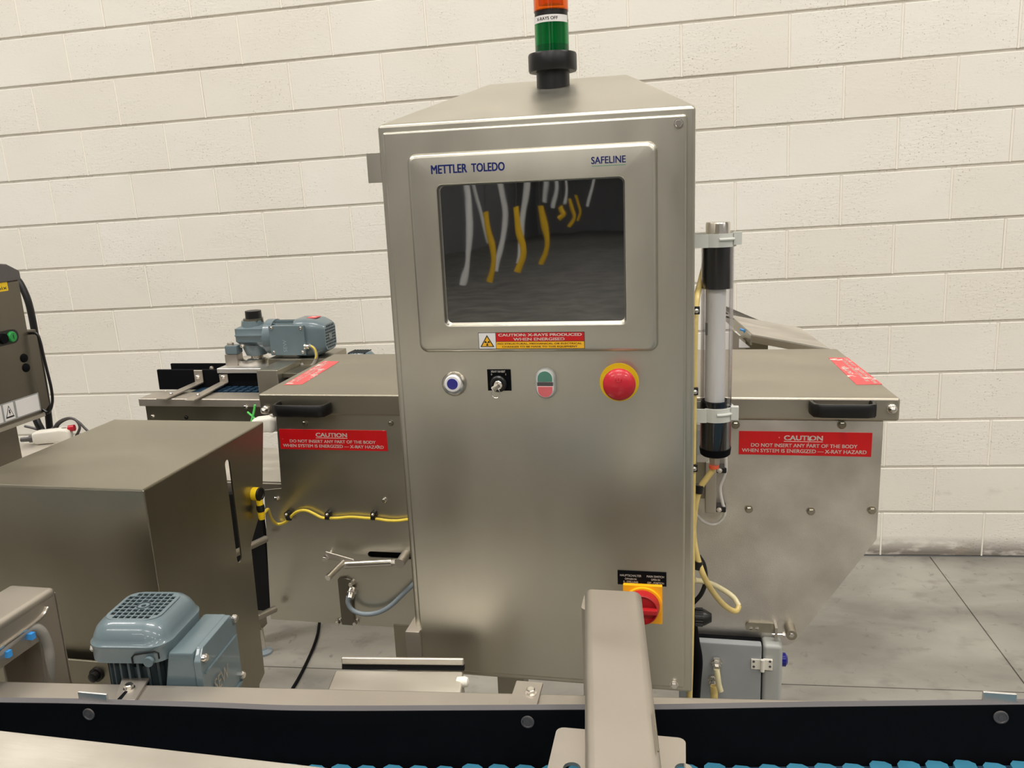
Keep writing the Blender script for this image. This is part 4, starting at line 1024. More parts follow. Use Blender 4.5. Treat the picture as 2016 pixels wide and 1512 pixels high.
# ================================================================== CLEAR TUBE UNIT on the cabinet's right side
YT=1.36
def tube_unit():
    t = thing('clear_tube_unit', 'clear plastic tube with white core and black ends, clipped upright beside the cabinet', 'filter tube')
    c=P(1411,650,YT); x=c[0]; s=px(c)
    Z=lambda v: P(1411,v,YT)[2]
    R_=s*31
    build('top_sleeve', MB().lathe((x,YT,0),(0,0,1),[(Z(567),R_*.93),(Z(484),R_*.93)],32), 'black_plastic', t)
    build('white_core', MB().lathe((x-.002,YT,0),(0,0,1),[(Z(792),s*19.5),(Z(566),s*19.5)],30), 'white_tube', t)
    x0,x1=0,0
    rr=s*19.9; zl0,zl1=Z(658),Z(634); mb=MB(); vs=[]; n=6
    for i in range(n+1):
        a=math.radians(-178+38*i/n)
        for z in (zl0,zl1): vs.append((x-.002+rr*math.cos(a),YT+rr*math.sin(a),z))
    mb._a(vs,[(2*i,2*i+2,2*i+3,2*i+1) for i in range(n)]); build('grey_label', mb, 'grey_label', t)
    build('clear_tube', MB().lathe((x,YT,0),(0,0,1),[(Z(884),R_),(Z(470),R_),(Z(470),R_*.965),(Z(884),R_*.965),(Z(884),R_)],40,cap=False), 'clear_plastic', t)
    build('seal_ring', MB().lathe((x,YT,0),(0,0,1),[(Z(800),R_*.95),(Z(788),R_*.95),(Z(788),s*21),(Z(796),s*21)],32), 'black_matt', t)
    build('bottom_sleeve', MB().lathe((x,YT,0),(0,0,1),[(Z(884),R_*.94),(Z(812),R_*.94)],32), 'black_plastic', t)
    build('bottom_cap', MB().lathe((x,YT,0),(0,0,1),[(Z(895),R_*.85),(Z(892),R_*.97),(Z(880),R_*1.02)],32), 'black_matt', t)
    build('top_fitting', MB().lathe((x,YT,0),(0,0,1),[(Z(478),s*23),(Z(440),s*23),(Z(437),s*21.5)],30), 'chrome', t)
    build('fitting_nut', MB().cyl((x+.001,YT-s*22,Z(468)),(x+.001,YT-s*22,Z(440)),s*9,s*8,n=6), 'chrome', t)
    zz=Z(902); build('outlet_nut', MB().lathe((x-.001,YT,0),(0,0,1),[(Z(914),s*11),(Z(893),s*13)],6), 'steel_satin', t)
    build('orange_ring', MB().lathe((x-.002,YT-.004,0),(0,0,1),[(Z(920),s*10),(Z(914),s*10.5)],18), 'orange_ring', t)
    for v in (472,811):
        z0,z1=Z(v+13),Z(v-13); 
        mb=MB()
        xw=X1
        outer=[(x+R_*1.13*math.cos(a),YT+R_*1.13*math.sin(a)) for a in [math.radians(q_) for q_ in range(-130,131,13)]]
        inner=[(x+R_*1.0*math.cos(a),YT+R_*1.0*math.sin(a)) for a in [math.radians(q_) for q_ in range(130,-131,-13)]]
        mb.prism(outer+inner, z0, z1, axis='z')
        mb.box(xw-.01,x-R_*.6,YT-R_*1.08,YT-R_*.93,z0,z1)
        mb.box(xw-.01,x-R_*.6,YT+R_*.9,YT+R_*1.05,z0,z1)
        mb.box(xw-.012,xw-.004,YT-R_*1.08,YT+R_*1.05,z0,z1)
        k=build('tube_clip', mb, 'clip_white', t, sharp=30)
        rb=MB()
        pts=[(x+R_*1.16*math.cos(a),YT+R_*1.16*math.sin(a),(z0*.42+z1*.58)) for a in [math.radians(q_) for q_ in range(-88,-20,8)]]
        rb.tube(pts,.0025,8,1,smooth=False).box(x+R_*.92,x+R_*1.40,YT-R_*.75,YT-R_*.3,z0+.003,z1-.002+.004)
        build('clip_latch', rb, 'clip_white', k)
tube_unit()
hose_y=YT+.02
t=thing('drain_hose', 'amber yellow hose from under the clear tube down to a hanging loop', 'hose')
hp=[(1409,912,YT),(1403,925,YT),(1391,942,YT),(1380,958,YT),(1371,985,YT),(1367,1015,YT),(1365,1045,YT),(1368,1075,YT),(1375,1105,YT),(1386,1135,YT),(1402,1163,YT+.03),(1420,1186,YT+.07),(1436,1199,YT+.09),(1449,1203,YT+.10),(1455,1193,YT+.11),(1444,1176,YT+.12),(1425,1162,YT+.12),(1404,1151,YT+.10),(1385,1145,YT+.06),(1366,1142,YT+.03)]
PT=[P(*p) for p in hp]
build('hose', MB().tube(PT[:15],.0052,12), 'hose_yellow', t)
lab(build('hose_end', MB().tube(PT[14:],.0050,12), 'hose_pale', t),'pale translucent end of the hose')
for (u,v) in ((1376,962),(1374,1112)):
    o=P(u,v,YT); build('hose_tie', MB().cyl(o+v3(-.001,0,-.007),o+v3(.001,0,.007),.0078,n=16).box(X1-.002,o[0],o[1]-.003,o[1]+.003,o[2]-.002,o[2]+.003), 'black_plastic', t)
solo('side_hose', MB().tube([P(*p) for p in ((1388,520,YT+.03),(1381,548,YT+.02),(1373,580,YT-.02),(1369,620,YT-.04),(1367.5,680,YT-.05),(1366,760,YT-.05),(1365,860,YT-.05),(1363.5,960,YT-.05),(1362.5,1060,YT-.05),(1362,1150,YT-.05),(1361,1230,YT-.05),(1359.5,1300,YT-.05),(1357,1390,YT-.05))],.0050,12), 'hose_yellow',
     'long straight pale yellow hose running down the cabinet right side', 'hose')
for i,(u,v,nt) in enumerate(((1370,611,'upper cable clip on the cabinet side, beside the yellow hose'),(1367,770,'second cable clip on the cabinet side, level with the hood edge'),(1366,921,'lowest cable clip on the cabinet side, beside the tube outlet'))):
    o=P(u,v,YT-.055); t=thing('hose_clip', 'black '+nt, 'clip', 'cable clips on the cabinet side')
    build('clip_band', MB().box(o[0]-.006,o[0]+.006,o[1]-.004,o[1]+.004,o[2]-.006,o[2]+.006), 'black_plastic', t, bevel=.001)
    build('clip_screw', MB().screw((o[0]+.001,o[1]-.004,o[2]),(0,-1,0),.003,.004), 'chrome', t)
solo('black_side_cable', MB().tube([P(*p) for p in ((1376,1095,1.42),(1385,1110,1.42),(1389,1130,1.42),(1388,1150,1.42),(1380,1170,1.42),(1366,1186,1.42),(1352,1200,1.42))],.0042,10), 'black_plastic', 'thin black cable curving behind the amber hose loop', 'cable')
solo('black_cable_bundle', MB().tube([P(*p) for p in ((1364,1235,1.44),(1368,1262,1.44),(1374,1300,1.44),(1371,1345,1.44),(1366,1420,1.44))],.009,12).tube([P(*p) for p in ((1358,1235,1.46),(1362,1262,1.46),(1364,1300,1.46),(1362,1345,1.46),(1358,1420,1.46))],.009,12), 'black_matt', 'black cable bundle hanging between the cabinet and the grey box', 'cable')
def side_plug():
    c=P(1364,1214,1.40); s=px(c); t=thing('cable_plug', 'ribbed black round connector on the lower right side of the cabinet', 'connector')
    x=X1-.004
    x_=c[0]-.004
    xe=P(1401,1214,1.40)[0]
    build('base_nut', MB().lathe((x-.03,1.40,c[2]),(1,0,0),[(0,s*16),(x_+.006-x+.03,s*16)],20), 'black_plastic', t)
    x_=x_+.006
    L_=xe-x_
    mb=MB().lathe((x_,1.40,c[2]),(1,0,0),[(0,s*15),(.001,s*16.5),(L_*.45,s*17),(L_*.6,s*16),(L_*.97,s*9),(L_,s*8)],20)
    for k in range(16):
        a=2*math.pi*k/16; y=1.40+math.cos(a)*s*16.8; z=c[2]+math.sin(a)*s*16.8
        mb.cyl((x_+.003,y,z),(x_+L_*.5,y,z),s*1.5,n=6)
    build('ribbed_cap', mb, 'black_plastic', t)
side_plug()
def actuator():
    t=thing('guard_switch', 'steel guard switch with actuator bar on the right hood, under the clear tube', 'switch')
    x0,x1,z0,z1=rect(1388,905,1410,1006,YH-.03)
    build('actuator_bar', MB().box(x0,x1,YH-.045,YH-.02,z0,z1), 'steel_satin', t, bevel=.003)
    x0,x1,z0,z1=rect(1371,832,1396,908,YH-.03)
    b=build('switch_body', MB().box(x0,x1,YH-.04,YH-.001,z0,z1), 'aluminium', t, bevel=.002)
    lx0,lx1,lz0,lz1=rect(1373,848,1385,896,YH-.041)
    build('type_plate', MB().box(lx0,lx1,YH-.0405,YH-.040,lz0,lz1), 'grey_label', b)
    x0,x1,z0,z1=rect(1371,906,1388,985,YH-.03)
    build('mount_plate', MB().box(x0,x1+.004,YH-.02,YH-.001,z0,z1), 'steel_dark', t)
actuator()
def white_cable():
    t=thing('white_cable', 'thin off-white cable clipped in an S-bend under the clear tube', 'cable')
    pts=((1428,885),(1429,905),(1429,925),(1424,942),(1418,958),(1419,975),(1423,992),(1427,1006),(1424,1020),(1412,1031),(1398,1032),(1384,1026),(1372,1015),(1360,1010))
    build('cable', MB().tube([P(u,v,YH-.022) for u,v in pts],.0033,10), 'cable_white', t)
    for u,v in ((1421,925),(1420,1002)):
        o=P(u,v,YH-.024); k=build('cable_clip', MB().box(o[0]-.011,o[0]+.009,o[1]-.004,YH,o[2]-.006,o[2]+.005), 'black_plastic', t, bevel=.002)
        build('clip_screw', MB().screw((o[0]-.004,o[1]-.004,o[2]),(0,-1,0),.0038,.004), 'chrome', k)
white_cable()
def elec_box():
    t=thing('grey_junction_box', 'grey electrical box with white hinge and hose fittings, below the right hood', 'electrical box')
    y=1.56
    x0,xs_,z0,z1=rect(1366,1266,1500,1400,y); zt=P(1440,1268,y)[2]; zb_=-1.22
    xr_=P(1541,1320,y)[0]
    build('box_door', MB().box(x0-.03,xs_-.0015,y,y+.02,zb_,zt), 'box_grey', t, bevel=.003)
    build('box_body', MB().box(xs_+.0015,xr_,y+.004,y+.13,zb_,zt), 'box_grey2', t, bevel=.008, seg=4)
    build('box_side', MB().box(x0-.02,xs_,y+.02,y+.12,zb_,zt-.004), 'black_matt', t)
    hx0,hx1,hz0,hz1=rect(1479,1299,1521,1318,y-.002)
    h=build('hinge', MB().box(hx0,P(1497,1308,y)[0],y-.003,y,hz0,hz1).box(P(1503,1308,y)[0],hx1,y-.003,y+.004,hz0,hz1).cyl((xs_,y-.004,hz0-.003),(xs_,y-.004,hz1+.001),.0042,n=14), 'white_plastic', t)
    for u in (1484,1516):
        for v in (1303,1313):
            c=P(u,v,y-.004); build('hinge_screw', MB().lathe((c[0],y-.003,c[2]),(0,-1,0),[(0,.0026),(.0008,.0024)],12), 'cable_dark', h)
    for u,v in ((1411,1309),(1405,1343)):
        c=P(u,v,y-.015); build('hose_fitting', MB().lathe((c[0],y,c[2]),(0,-1,-.25),[(0,.0115),(.006,.0115),(.007,.009),(.014,.009),(.015,.0075),(.022,.007)],6 if v<1320 else 16), 'chrome', t)
    lab(build('hose_stub', MB().tube([P(1411,1318,y-.03),P(1413,1332,y-.034),P(1415,1347,y-.036),P(1419,1361,y-.038)],.0058,12), 'hose_pale', t),'short pale hose stub')
    lab(build('hose_stub', MB().tube([P(1405,1350,y-.02),P(1406,1362,y-.022),P(1406,1385,y-.022)],.0075,12), 'hose_yellow', t),'short amber hose stub')
    c=P(1543,1293,y+.04); build('side_knob', MB().lathe((xr_,y+.03,c[2]),(1,0,0),[(0,.014),(.008,.014),(.012,.009)],18), 'lens_blue', t)
    build('stand_leg', MB().box(x0,x0+.04,y+.05,y+.09,-1.62,zb_+.01), 'steel_dark', t)
    build('stand_leg', MB().box(xr_-.05,xr_-.01,y+.05,y+.09,-1.62,zb_+.01), 'steel_dark', t)
elec_box()

# ================================================================== FAR LEFT: table, console, connectors, far conveyor
ZTb=PZ(535,948,1)[2]
rt=P(535,948,YH+.03); ZTB=rt[2]
def infeed():
    t=thing('infeed_table', 'low brushed steel infeed table running behind the slotted cover box', 'table')
    yb_=PZ(60,872,ZTB)[1]
    build('table_top', MB().box(-2.6,-.86,YH+.03,yb_,ZTB-.006,ZTB), 'steel_worn', t)
    x0,x1,z0,z1=rect(515,953,556,963,YH+.02)
    build('front_edge', MB().box(-2.6,-.86,YH+.02,YH+.028,z0-.01,z1), 'steel_satin', t)
    build('gap_shade', MB().box(-2.5,-.935,YH+.005,YH+.02,-.925,z0-.01), 'void_black', t)  # black panel stands in for the shade in the gap beside the hood
    for x in (-2.5,-1.9,-1.45): 
        for y in (YH+.08,yb_-.06): build('leg', MB().box(x,x+.04,y,y+.04,-1.60,ZTB-.006), 'steel_dark', t)
    return yb_
YTB=infeed()
def console():
    x=-1.50
    t=thing('dark_steel_console', 'dark steel console with green button and white warning labels, far left edge', 'console')
    def q_(u,v): p=PX(u,v,x); return (p[1],p[2])
    rt_=q_(36,552); rb=q_(85,814)
    yr=(rt_[0]+rb[0])/2; zt=rt_[1]; zb_=rb[1]
    yl=yr-.55
    build('console_body', MB().box(x-.35,x,yl,yr,zb_,zt), 'steel_charcoal', t, bevel=.003)
    # rounded black top
    mb=MB(); pr=[(x-.38,zt),(x+.002,zt),(x+.002,zt+.018)]+[(x-.19+.192*math.cos(a),zt+.018+.05*math.sin(a)) for a in [i*math.pi/10 for i in range(1,10)]]+[(x-.38,zt+.018)]
    ca=[(yl-.01,zt),(yr+.004,zt),(yr+.004,zt+.022),(yr-.03,zt+.040),(yr-.10,zt+.050),(yl-.01,zt+.052)]
    mb.prism(ca, x-.36, x+.004, axis='x'); build('console_cap', mb, 'cable_dark', t, bevel=.004)
    # rear side box
    s0=q_(57,650); s1=q_(101,796)
    build('rear_box', MB().prism([(yr,s0[1]),(q_(74,650)[0],s0[1]-.002),(s1[0],s1[1]),(s1[0]-.02,zb_),(yr,zb_)], x-.16, x-.004, axis='x'), 'steel_charcoal', t, bevel=.002)
    def pbx(u0,v0,u1,v1,m_,name,d_=.001,par=None,xx=x):
        a=q_(u0,v0); b=q_(u1,v1)
        return build(name, MB().box(xx,xx+d_,a[0],b[0],b[1],a[1]), m_, par or t)
    pbx(-40,557,16,572,'yellow','yellow_label')
    mb=MB(); a=q_(-30,566); b=q_(12,562); put_text(mb,'denix'[1:],lambda p,q:(x+.0015,p,q),a[0]+.02,b[0],b[1]-.008,b[1]-.0005,.0); build('lettering', mb, 'black_print', t)
    c=q_(20,663); c0=q_(-20,672)
    bs=build('button_plate', MB().prism(rrect(c0[0],c[0]+.022,c[1]-.016,c[1]+.016,.0155), x, x+.003, axis='x'), 'black_plastic', t)
    lab(build('green_button', MB().lathe((x+.003,c[0],c[1]),(1,0,0),[(0,.0125),(.004,.012),(.006,.010)],24), 'green_button', bs),'green round start button')
    mb=MB(); put_text(mb,'I',lambda p,q:(x+.0095,p,q),c[0]-.001,c[0]+.001,c[1]-.005,c[1]+.005,.0); build('lettering', mb, 'black_print', bs)
    c=q_(3,667); build('black_button', MB().lathe((x+.003,c[0],c[1]),(1,0,0),[(0,.012),(.006,.011)],20), 'black_matt', bs)
    for u,v in ((47,705),(51,724)):
        c=q_(u,v); build('rubber_plug', MB().lathe((x,c[0],c[1]),(1,0,0),[(0,.0105),(.003,.0095),(.005,.005)],20), 'black_matt', t)
    # label strip along the lower edge
    a=q_(77,808); zc=a[1]+.002
    s_lo=zb_+.012; s_hi=s_lo+.038
    y_r=q_(77,800)[0]; y1=q_(29,800)[0]; y2=q_(26,800)[0]; y3=q_(5,800)[0]
    build('label_strip', MB().box(x,x+.0006,yl+.02,y_r+.004,s_lo-.003,s_hi+.003), 'grey_label', t)
    l1=build('white_label', MB().box(x+.0006,x+.0012,y1+.003,y_r,s_lo,s_hi), 'white_label', t)
    l2=build('white_label', MB().box(x+.0006,x+.0012,y3,y2,s_lo,s_hi), 'white_label', t)
    build('white_label', MB().box(x+.0006,x+.0012,yl+.05,y3-.006,s_lo,s_hi), 'white_label', t)
    cy=(y3+y2)/2; hh=(s_hi-s_lo); wz=(y2-y3)*.42
    T=lambda k:[(cy-wz*k,s_lo+hh*.5-hh*.36*k),(cy+wz*k,s_lo+hh*.5-hh*.36*k),(cy,s_lo+hh*.5+hh*.38*k)]
    build('warning_triangle', MB().prism(T(1),x+.0012,x+.0016,axis='x'), 'black_print', l2)
    build('warning_triangle', MB().prism(T(.74),x+.0016,x+.0019,axis='x'), 'white_label', l2)
    build('warning_bolt', MB().prism([(cy-.0015,s_lo+hh*.62),(cy+.002,s_lo+hh*.62),(cy+.0005,s_lo+hh*.48),(cy+.003,s_lo+hh*.48),(cy-.001,s_lo+hh*.28),(cy,s_lo+hh*.42),(cy-.002,s_lo+hh*.42)],x+.0019,x+.0022,axis='x'), 'black_print', l2)
    build('drip_edge', MB().box(x-.35,x+.006,yl,yr+.002,zb_-.006,zb_+.002), 'steel_satin', t)
    e_=q_(35,860)
    yy=PX(36,860,x-.05)[1]
    build('stand', MB().box(x-.30,x-.05,yl+.1,yy,ZTB,zb_), 'steel_charcoal', t)
console()
solo('black_console_hose', MB().tube([P(*p) for p in ((30,545,2.20),(42,562,2.20),(56,595,2.20),(66,640,2.20),(74,690,2.20),(84,745,2.20),(93,800,2.20),(97,835,2.20),(99,862,2.20),(98,905,2.20),(98,1250,2.20))],.0105,14), 'black_plastic', 'thick black hose arching behind the dark console', 'hose')
solo('short_black_hose', MB().tube([P(*p) for p in ((60,800,1.95),(66,812,1.93),(74,832,1.92),(83,850,1.92),(90,872,1.92),(94,884,1.92))],.010,12), 'black_plastic', 'short thick black hose below the dark console, above the white plug', 'hose')
solo('thin_black_cable', MB().tube([P(*p) for p in ((56,656,PX(60,657,-1.502)[1]),(72,657,PX(60,657,-1.502)[1]),(79,672,PX(60,657,-1.502)[1]),(85,698,PX(60,657,-1.502)[1]),(94,735,PX(60,657,-1.502)[1]),(101,765,PX(60,657,-1.502)[1]),(103,792,PX(60,657,-1.502)[1]),(96,812,PX(60,657,-1.502)[1]),(84,806,PX(60,657,-1.502)[1]))],.0034,10), 'black_plastic', 'thin black cable hanging along the right edge of the dark console', 'cable')
def plug(c, ang, L_, label, group=None):
    t=thing('white_cable_plug', label, 'connector')
    ca,sa=math.cos(ang),math.sin(ang)
    def tr(a,b,z): return (c[0]+a*ca-b*sa, c[1]+a*sa+b*ca, c[2]+z)
    loops=[]
    for a,w,h0,h1 in ((-L_/2,.014,.004,.030),(-L_/2+.01,.018,0,.034),(L_*.15,.018,0,.036),(L_*.25,.022,0,.038),(L_/2-.008,.022,0,.036),(L_/2,.016,.004,.030)):
        loops.append([tr(a,y,z) for y,z in rrect(-w,w,h0,h1,.006,3)])
    build('plug_body', MB().loft(loops), 'white_plastic', t, sharp=50)
    build('strain_relief', MB().lathe(tr(-L_/2,0,.014),v3(*tr(-1,0,0))-v3(*tr(0,0,0)),[(0,.010),(.012,.010),(.012,.007),(.034,.006)],14), 'cable_dark', t)
    build('plug_screw', MB().lathe(tr(L_*.33,0,.036),(0,0,1),[(0,.007),(.002,.0065)],16), 'cable_grey', t)
    return t
c=PZ(106,870,ZTB+.001); c[2]=ZTB+.001
plug(c, math.radians(22), .095, 'white cable plug lying on the infeed table near the dark console')
r_=P(141,843,c[1]+.02); solo('red_hose_ring', MB().lathe(r_,(1,.3,.1),[(-.008,.009),(.008,.009)],16), 'button_red','small red ring beside the white cable plug','ring')
solo('grey_loop_cable', MB().tube([P(u,v,c[1]+.03) for u,v in ((49,839),(62,842),(78,846),(95,847),(106,842),(113,833),(124,826),(138,823),(150,828),(157,840),(153,853),(146,864))],.0036,10).tube([P(u,v,c[1]+.045) for u,v in ((112,848),(114,838),(124,829),(140,824),(155,831),(168,844),(178,853))],.0034,10), 'cable_dark', 'dark grey cable looped above the white plug on the infeed table', 'cable')
p2=P(523,848,YH+.10)
plug(PZ(524,849,P(524,849,1.72)[2]), math.radians(15), .055, 'white cable plug half hidden behind the left hood')
gw=thing('green_wires', 'bright green wires crossing at the end of the far conveyor', 'wire')
build('wire', MB().tube([P(*p) for p in ((502,797,1.9),(500,810,1.9),(497,822,1.9),(494,834,1.9))],.0030,8), 'green_wire', gw)
build('wire', MB().tube([P(*p) for p in ((487,811,1.9),(494,817,1.9),(503,825,1.9))],.0026,8), 'green_wire', gw)

YFc=2.25
def far_conveyor():
    t=thing('far_conveyor', 'narrow conveyor end with black side guides near the block wall, behind the cover box', 'conveyor')
    a=P(271,784,YFc); b=P(515,787,YFc); zt=a[2]; zb_=P(271,800,YFc)[2]
    x0=a[0]; x1=-1.00
    zt=(a[2]+b[2])/2
    build('front_rail', MB().box(x0,x1,YFc,YFc+.09,zb_,zt), 'steel_satin', t, bevel=.004, seg=3)
    c=P(287,804,YFc+.01); zl=P(287,827,YFc+.01)[2]
    pn=build('lower_panel', MB().box(c[0],x1,YFc+.01,YFc+.45,zl-.03,zb_), 'steel_dark', t)
    for u,v in ((300,820),(366,822)):
        k=P(u,v,YFc+.008); build('bolt', MB().hexbolt((k[0],YFc+.01,k[2]),(0,-1,0),.0055,.005), 'chrome' if u<320 else 'black_plastic', pn)
    k=P(484,801,YFc); build('bolt', MB().hexbolt((k[0],YFc,k[2]),(0,-1,0),.006,.006), 'chrome', t)
    yg=YFc+.17
    g0=P(308,728,yg); g1=P(311,767,yg)
    build('side_guide', MB().box(g0[0],x1,yg,yg+.01,g1[2],g0[2]), 'black_matt', t, bevel=.0015, seg=1)
    yg2=YFc+.42
    h0=P(335,716,yg2); h1=P(335,752,yg2)
    build('side_guide', MB().box(h0[0],x1,yg2,yg2+.01,h1[2],h0[2]), 'black_matt', t, bevel=.0015, seg=1)
    build('belt', MB().box(x0+.12,x1,YFc+.09,YFc+.45,zt-.012,zt-.004), 'belt_dark', t)
    mb=MB()
    for i in range(26):
        for j in range(9):
            xx=x0+.16+i*.026; yy=YFc+.10+j*.026; mb.box(xx,xx+.016,yy,yy+.018,zt-.004,zt+.001)
    build('belt_modules', mb, 'belt_dark', t, props={'kind':'stuff'})
    build('rear_rail', MB().box(x0+.08,x1,YFc+.45,YFc+.5,zb_,zt), 'steel_satin', t)
    for (ut,vt,ub,vb_) in ((389,729,313,791),(439,737,368,794)):
        a=P(ut,vt,yg-.006); w=.0155; zt1=a[2]; zk=P(ut,753,yg-.006)[2]
        o=build('guide_bracket', MB().box(a[0]-w,a[0]+w,yg-.006,yg-.002,zk,zt1), 'steel_satin', t, bevel=.001, seg=1)
        e_=PZ(ub+4,vb_-5,zt+.004); e_[2]=zt+.003
        s_=v3(a[0],yg-.006,zk)
        build('bracket_arm', MB().hexa([e_+v3(-w,0,-.002),e_+v3(w,0,-.002),s_+v3(w,0,-.002),s_+v3(-w,0,-.002)],[e_+v3(-w,0,.002),e_+v3(w,0,.002),s_+v3(w,0,.002),s_+v3(-w,0,.002)]), 'steel_satin', o)
        k=P(ut,742,yg-.007); build('bolt', MB().hexbolt((k[0],yg-.006,k[2]),(0,-1,0),.0062,.006), 'chrome', o)
        m_=e_*.75+s_*.25; build('bolt', MB().hexbolt(m_+v3(0,0,.002),(0,0,1),.0055,.006), 'chrome', o)
    k=P(416,725,yg2-.003); build('bolt', MB().hexbolt((k[0],yg2,k[2]),(0,-1,0),.0065,.006), 'steel_satin', t)
    build('leg', MB().box(x0+.05,x0+.10,YFc+.05,YFc+.1,-1.60,zl), 'steel_dark', t)
    build('leg', MB().box(x0+.05,x0+.10,YFc+.38,YFc+.43,-1.60,zl), 'steel_dark', t)
    build('cross_beam', MB().box(x1-.3,-.45,YFc+.15,YFc+.25,-.80,-.75), 'steel_dark', t)
    build('cross_beam', MB().box(x1-.05,x1,YFc+.10,YFc+.25,-.80,zb_+.01), 'steel_dark', t)
    # mounting plate and square housing
    yp=YFc+.16
    a=P(426,724,yp); b=P(506,727,yp); zp=(a[2]+b[2])/2; zq=P(440,735,yp)[2]
    build('mounting_plate', MB().box(a[0],b[0]+.02,yp,yp+.19,zq,zp), 'aluminium', t, bevel=.0015, seg=1)
    yh=YFc+.02
    a=P(504,729,yh); b=P(546,733,yh); zz0=P(511,784,yh)[2]
    build('square_housing', MB().box(a[0],b[0],yh,yh+.30,zz0,a[2]), 'steel', t, bevel=.003)
    build('plate_block', MB().box(b[0],b[0]+.09,yh+.03,yh+.30,a[2]-.03,a[2]-.016), 'steel_dark', t, bevel=.002)
    build('housing_cover', MB().box(P(545,710,yh+.22)[0],P(655,710,yh+.22)[0],yh+.16,yh+.34,a[2]-.03,P(560,706,yh+.16)[2]), 'steel_dark', t, bevel=.003)
    return zp,yp
ZP,YP2=far_conveyor()
def gear_motor():
    t=thing('gear_motor', 'grey-blue gear motor with black cap and fan grille, mounted on the far conveyor', 'motor')
    y=YP2+.09
    def cyl(u,v0,v1,w0,w1,m_,nm,n=28,par=None,yy=y,**k):
        a=P(u,(v0+v1)/2,yy); s=px(a); za=P(u,v0,yy)[2]; zb_=P(u,v1,yy)[2]
        return build(nm, MB().lathe((a[0],yy,zb_),(0,0,1),[(0,w1*s),(za-zb_,w0*s)],n), m_, par or t, **k)
    cyl(499,611.5,630,15.5,16,'black_plastic','shaft_cap')
    cyl(499,626,634,20,20,'steel_dark','cap_flange',n=8)
    a=P(498,632,y); s=px(a)
    def bx(u0,v0,u1,v1,ya,yb_,m_,nm,bev=.004,par=None):
        x0,x1,z0,z1=rect(u0,v0,u1,v1,ya)
        return build(nm, MB().box(x0,x1,ya,yb_,z0,z1), m_, par or t, bevel=bev)
    def ubox():
        ya=y-.045; x0,x1,z0,z1=rect(461,648,520,677,ya)
        mb=MB(); h=.09
        loops=[]
        for (dx,dy,z) in ((.008,.010,z0-.004),(0,0,z0+.006),(0,0,(z0+z1)/2-.002),(-.0015,-.0015,(z0+z1)/2),(-.0015,-.0015,(z0+z1)/2+.004),(0,0,(z0+z1)/2+.006),(0,0,z1),(.012,.014,z1+.006)):
            loops.append([(a_,b_,z) for a_,b_ in rrect(x0+dx,x1-dx,ya+dy,ya+h-dy,.010,4)])
        mb.loft(loops); build('gearbox', mb, 'motor_paint', t, sharp=40)
        return x0,x1,z0,z1
    x0,x1,z0,z1=ubox()
    cyl(498,630,650,21,24,'motor_paint','gearbox_neck')
    cyl(505,677,697,27,20,'motor_paint','gearbox_skirt')
    cyl(507,694,713,12.5,12.5,'chrome','output_shaft')
    a=P(499,716,y); s=px(a); build('shaft_flange', MB().lathe((a[0],y,ZP),(0,0,1),[(0,s*31),(.017,s*31),(.019,s*29)],40), 'chrome', t)
    zf=P(500,727,y)[2]
    bx(442,681,466,698,y-.05,y-.01,'motor_paint','torque_lug')
    a=P(454,698,y-.045)
    x0b,x1b,z0b,z1b=rect(443,698,467,720,y-.045)
    build('torque_block', MB().box(x0b,x1b,y-.045,y-.005,min(z0b,ZP),z1b), 'steel_satin', t, bevel=.002)
    k=P(454,680,y-.03); build('bolt', MB().hexbolt((k[0],y-.03,k[2]),(0,0,1),.011,.010), 'steel_satin', t)
    k=P(477,681,y-.05); build('bolt', MB().hexbolt((k[0],y-.05,k[2]),(0,-1,0),.006,.008), 'chrome', t)
    # horizontal motor: axis +X
    yc=y+.0; c=P(540,662,yc); zc=c[2]; s=px(c)
    xa=P(520,660,yc)[0]; xb=P(547,660,yc)[0]; xc=P(606,660,yc)[0]; xd=P(651,660,yc)[0]
    build('motor_flange', MB().lathe((xa-.02,yc,zc),(1,0,0),[(0,.040),(xb-xa-.008,.047),(xb-xa-.008,.058),(xb-xa+.02,.058)],32), 'motor_paint', t)
    mb=MB().lathe((xb,yc,zc),(1,0,0),[(0,.046),(xc-xb,.046)],28)
    for kk in range(24):
        a_=2*math.pi*kk/24; d_=v3(0,math.cos(a_),math.sin(a_)); nn=v3(0,-math.sin(a_),math.cos(a_))*.0014; o=v3(xb,yc,zc)
        p_=[o+d_*.044-nn,o+d_*.055-nn,o+d_*.055+nn,o+d_*.044+nn]; ex=v3(xc-xb,0,0)
        mb.hexa([p_[0],p_[0]+ex,p_[1]+ex,p_[1]],[p_[3],p_[3]+ex,p_[2]+ex,p_[2]])
    build('ribbed_housing', mb, 'motor_paint', t, sharp=30)
    def lp(h,r,x): return [(x,yc+a_,zc+b_) for a_,b_ in rrect(-h,h,-h,h,r,6)]
    w=.062
    x9=xd
    cw=MB().loft([lp(w-.002,.026,xc-.022),lp(w,.028,xc-.018),lp(w,.028,xc+.02),lp(w-.004,.028,x9-.030),lp(w-.014,.022,x9-.008),lp(w-.020,.018,x9)],cap0=True,cap1=False)
    h2=w-.020; holes=[]; n=8; pit=2*(h2-.003)/n
    for i in range(n):
        for j in range(n):
            a_=-h2+.003+pit*(i+.5); b_=-h2+.003+pit*(j+.5)
            if abs(a_)+abs(b_)>2*h2-.016 or math.hypot(a_,b_)<.008: continue
            q_=pit*.36; holes.append([(yc+a_-q_,zc+b_-q_),(yc+a_+q_,zc+b_-q_),(yc+a_+q_,zc+b_+q_),(yc+a_-q_,zc+b_+q_)])
    cw.prism([(yc+a_,zc+b_) for a_,b_ in rrect(-h2,h2,-h2,h2,.018,6)], x9-.002, x9, axis='x', holes=holes)
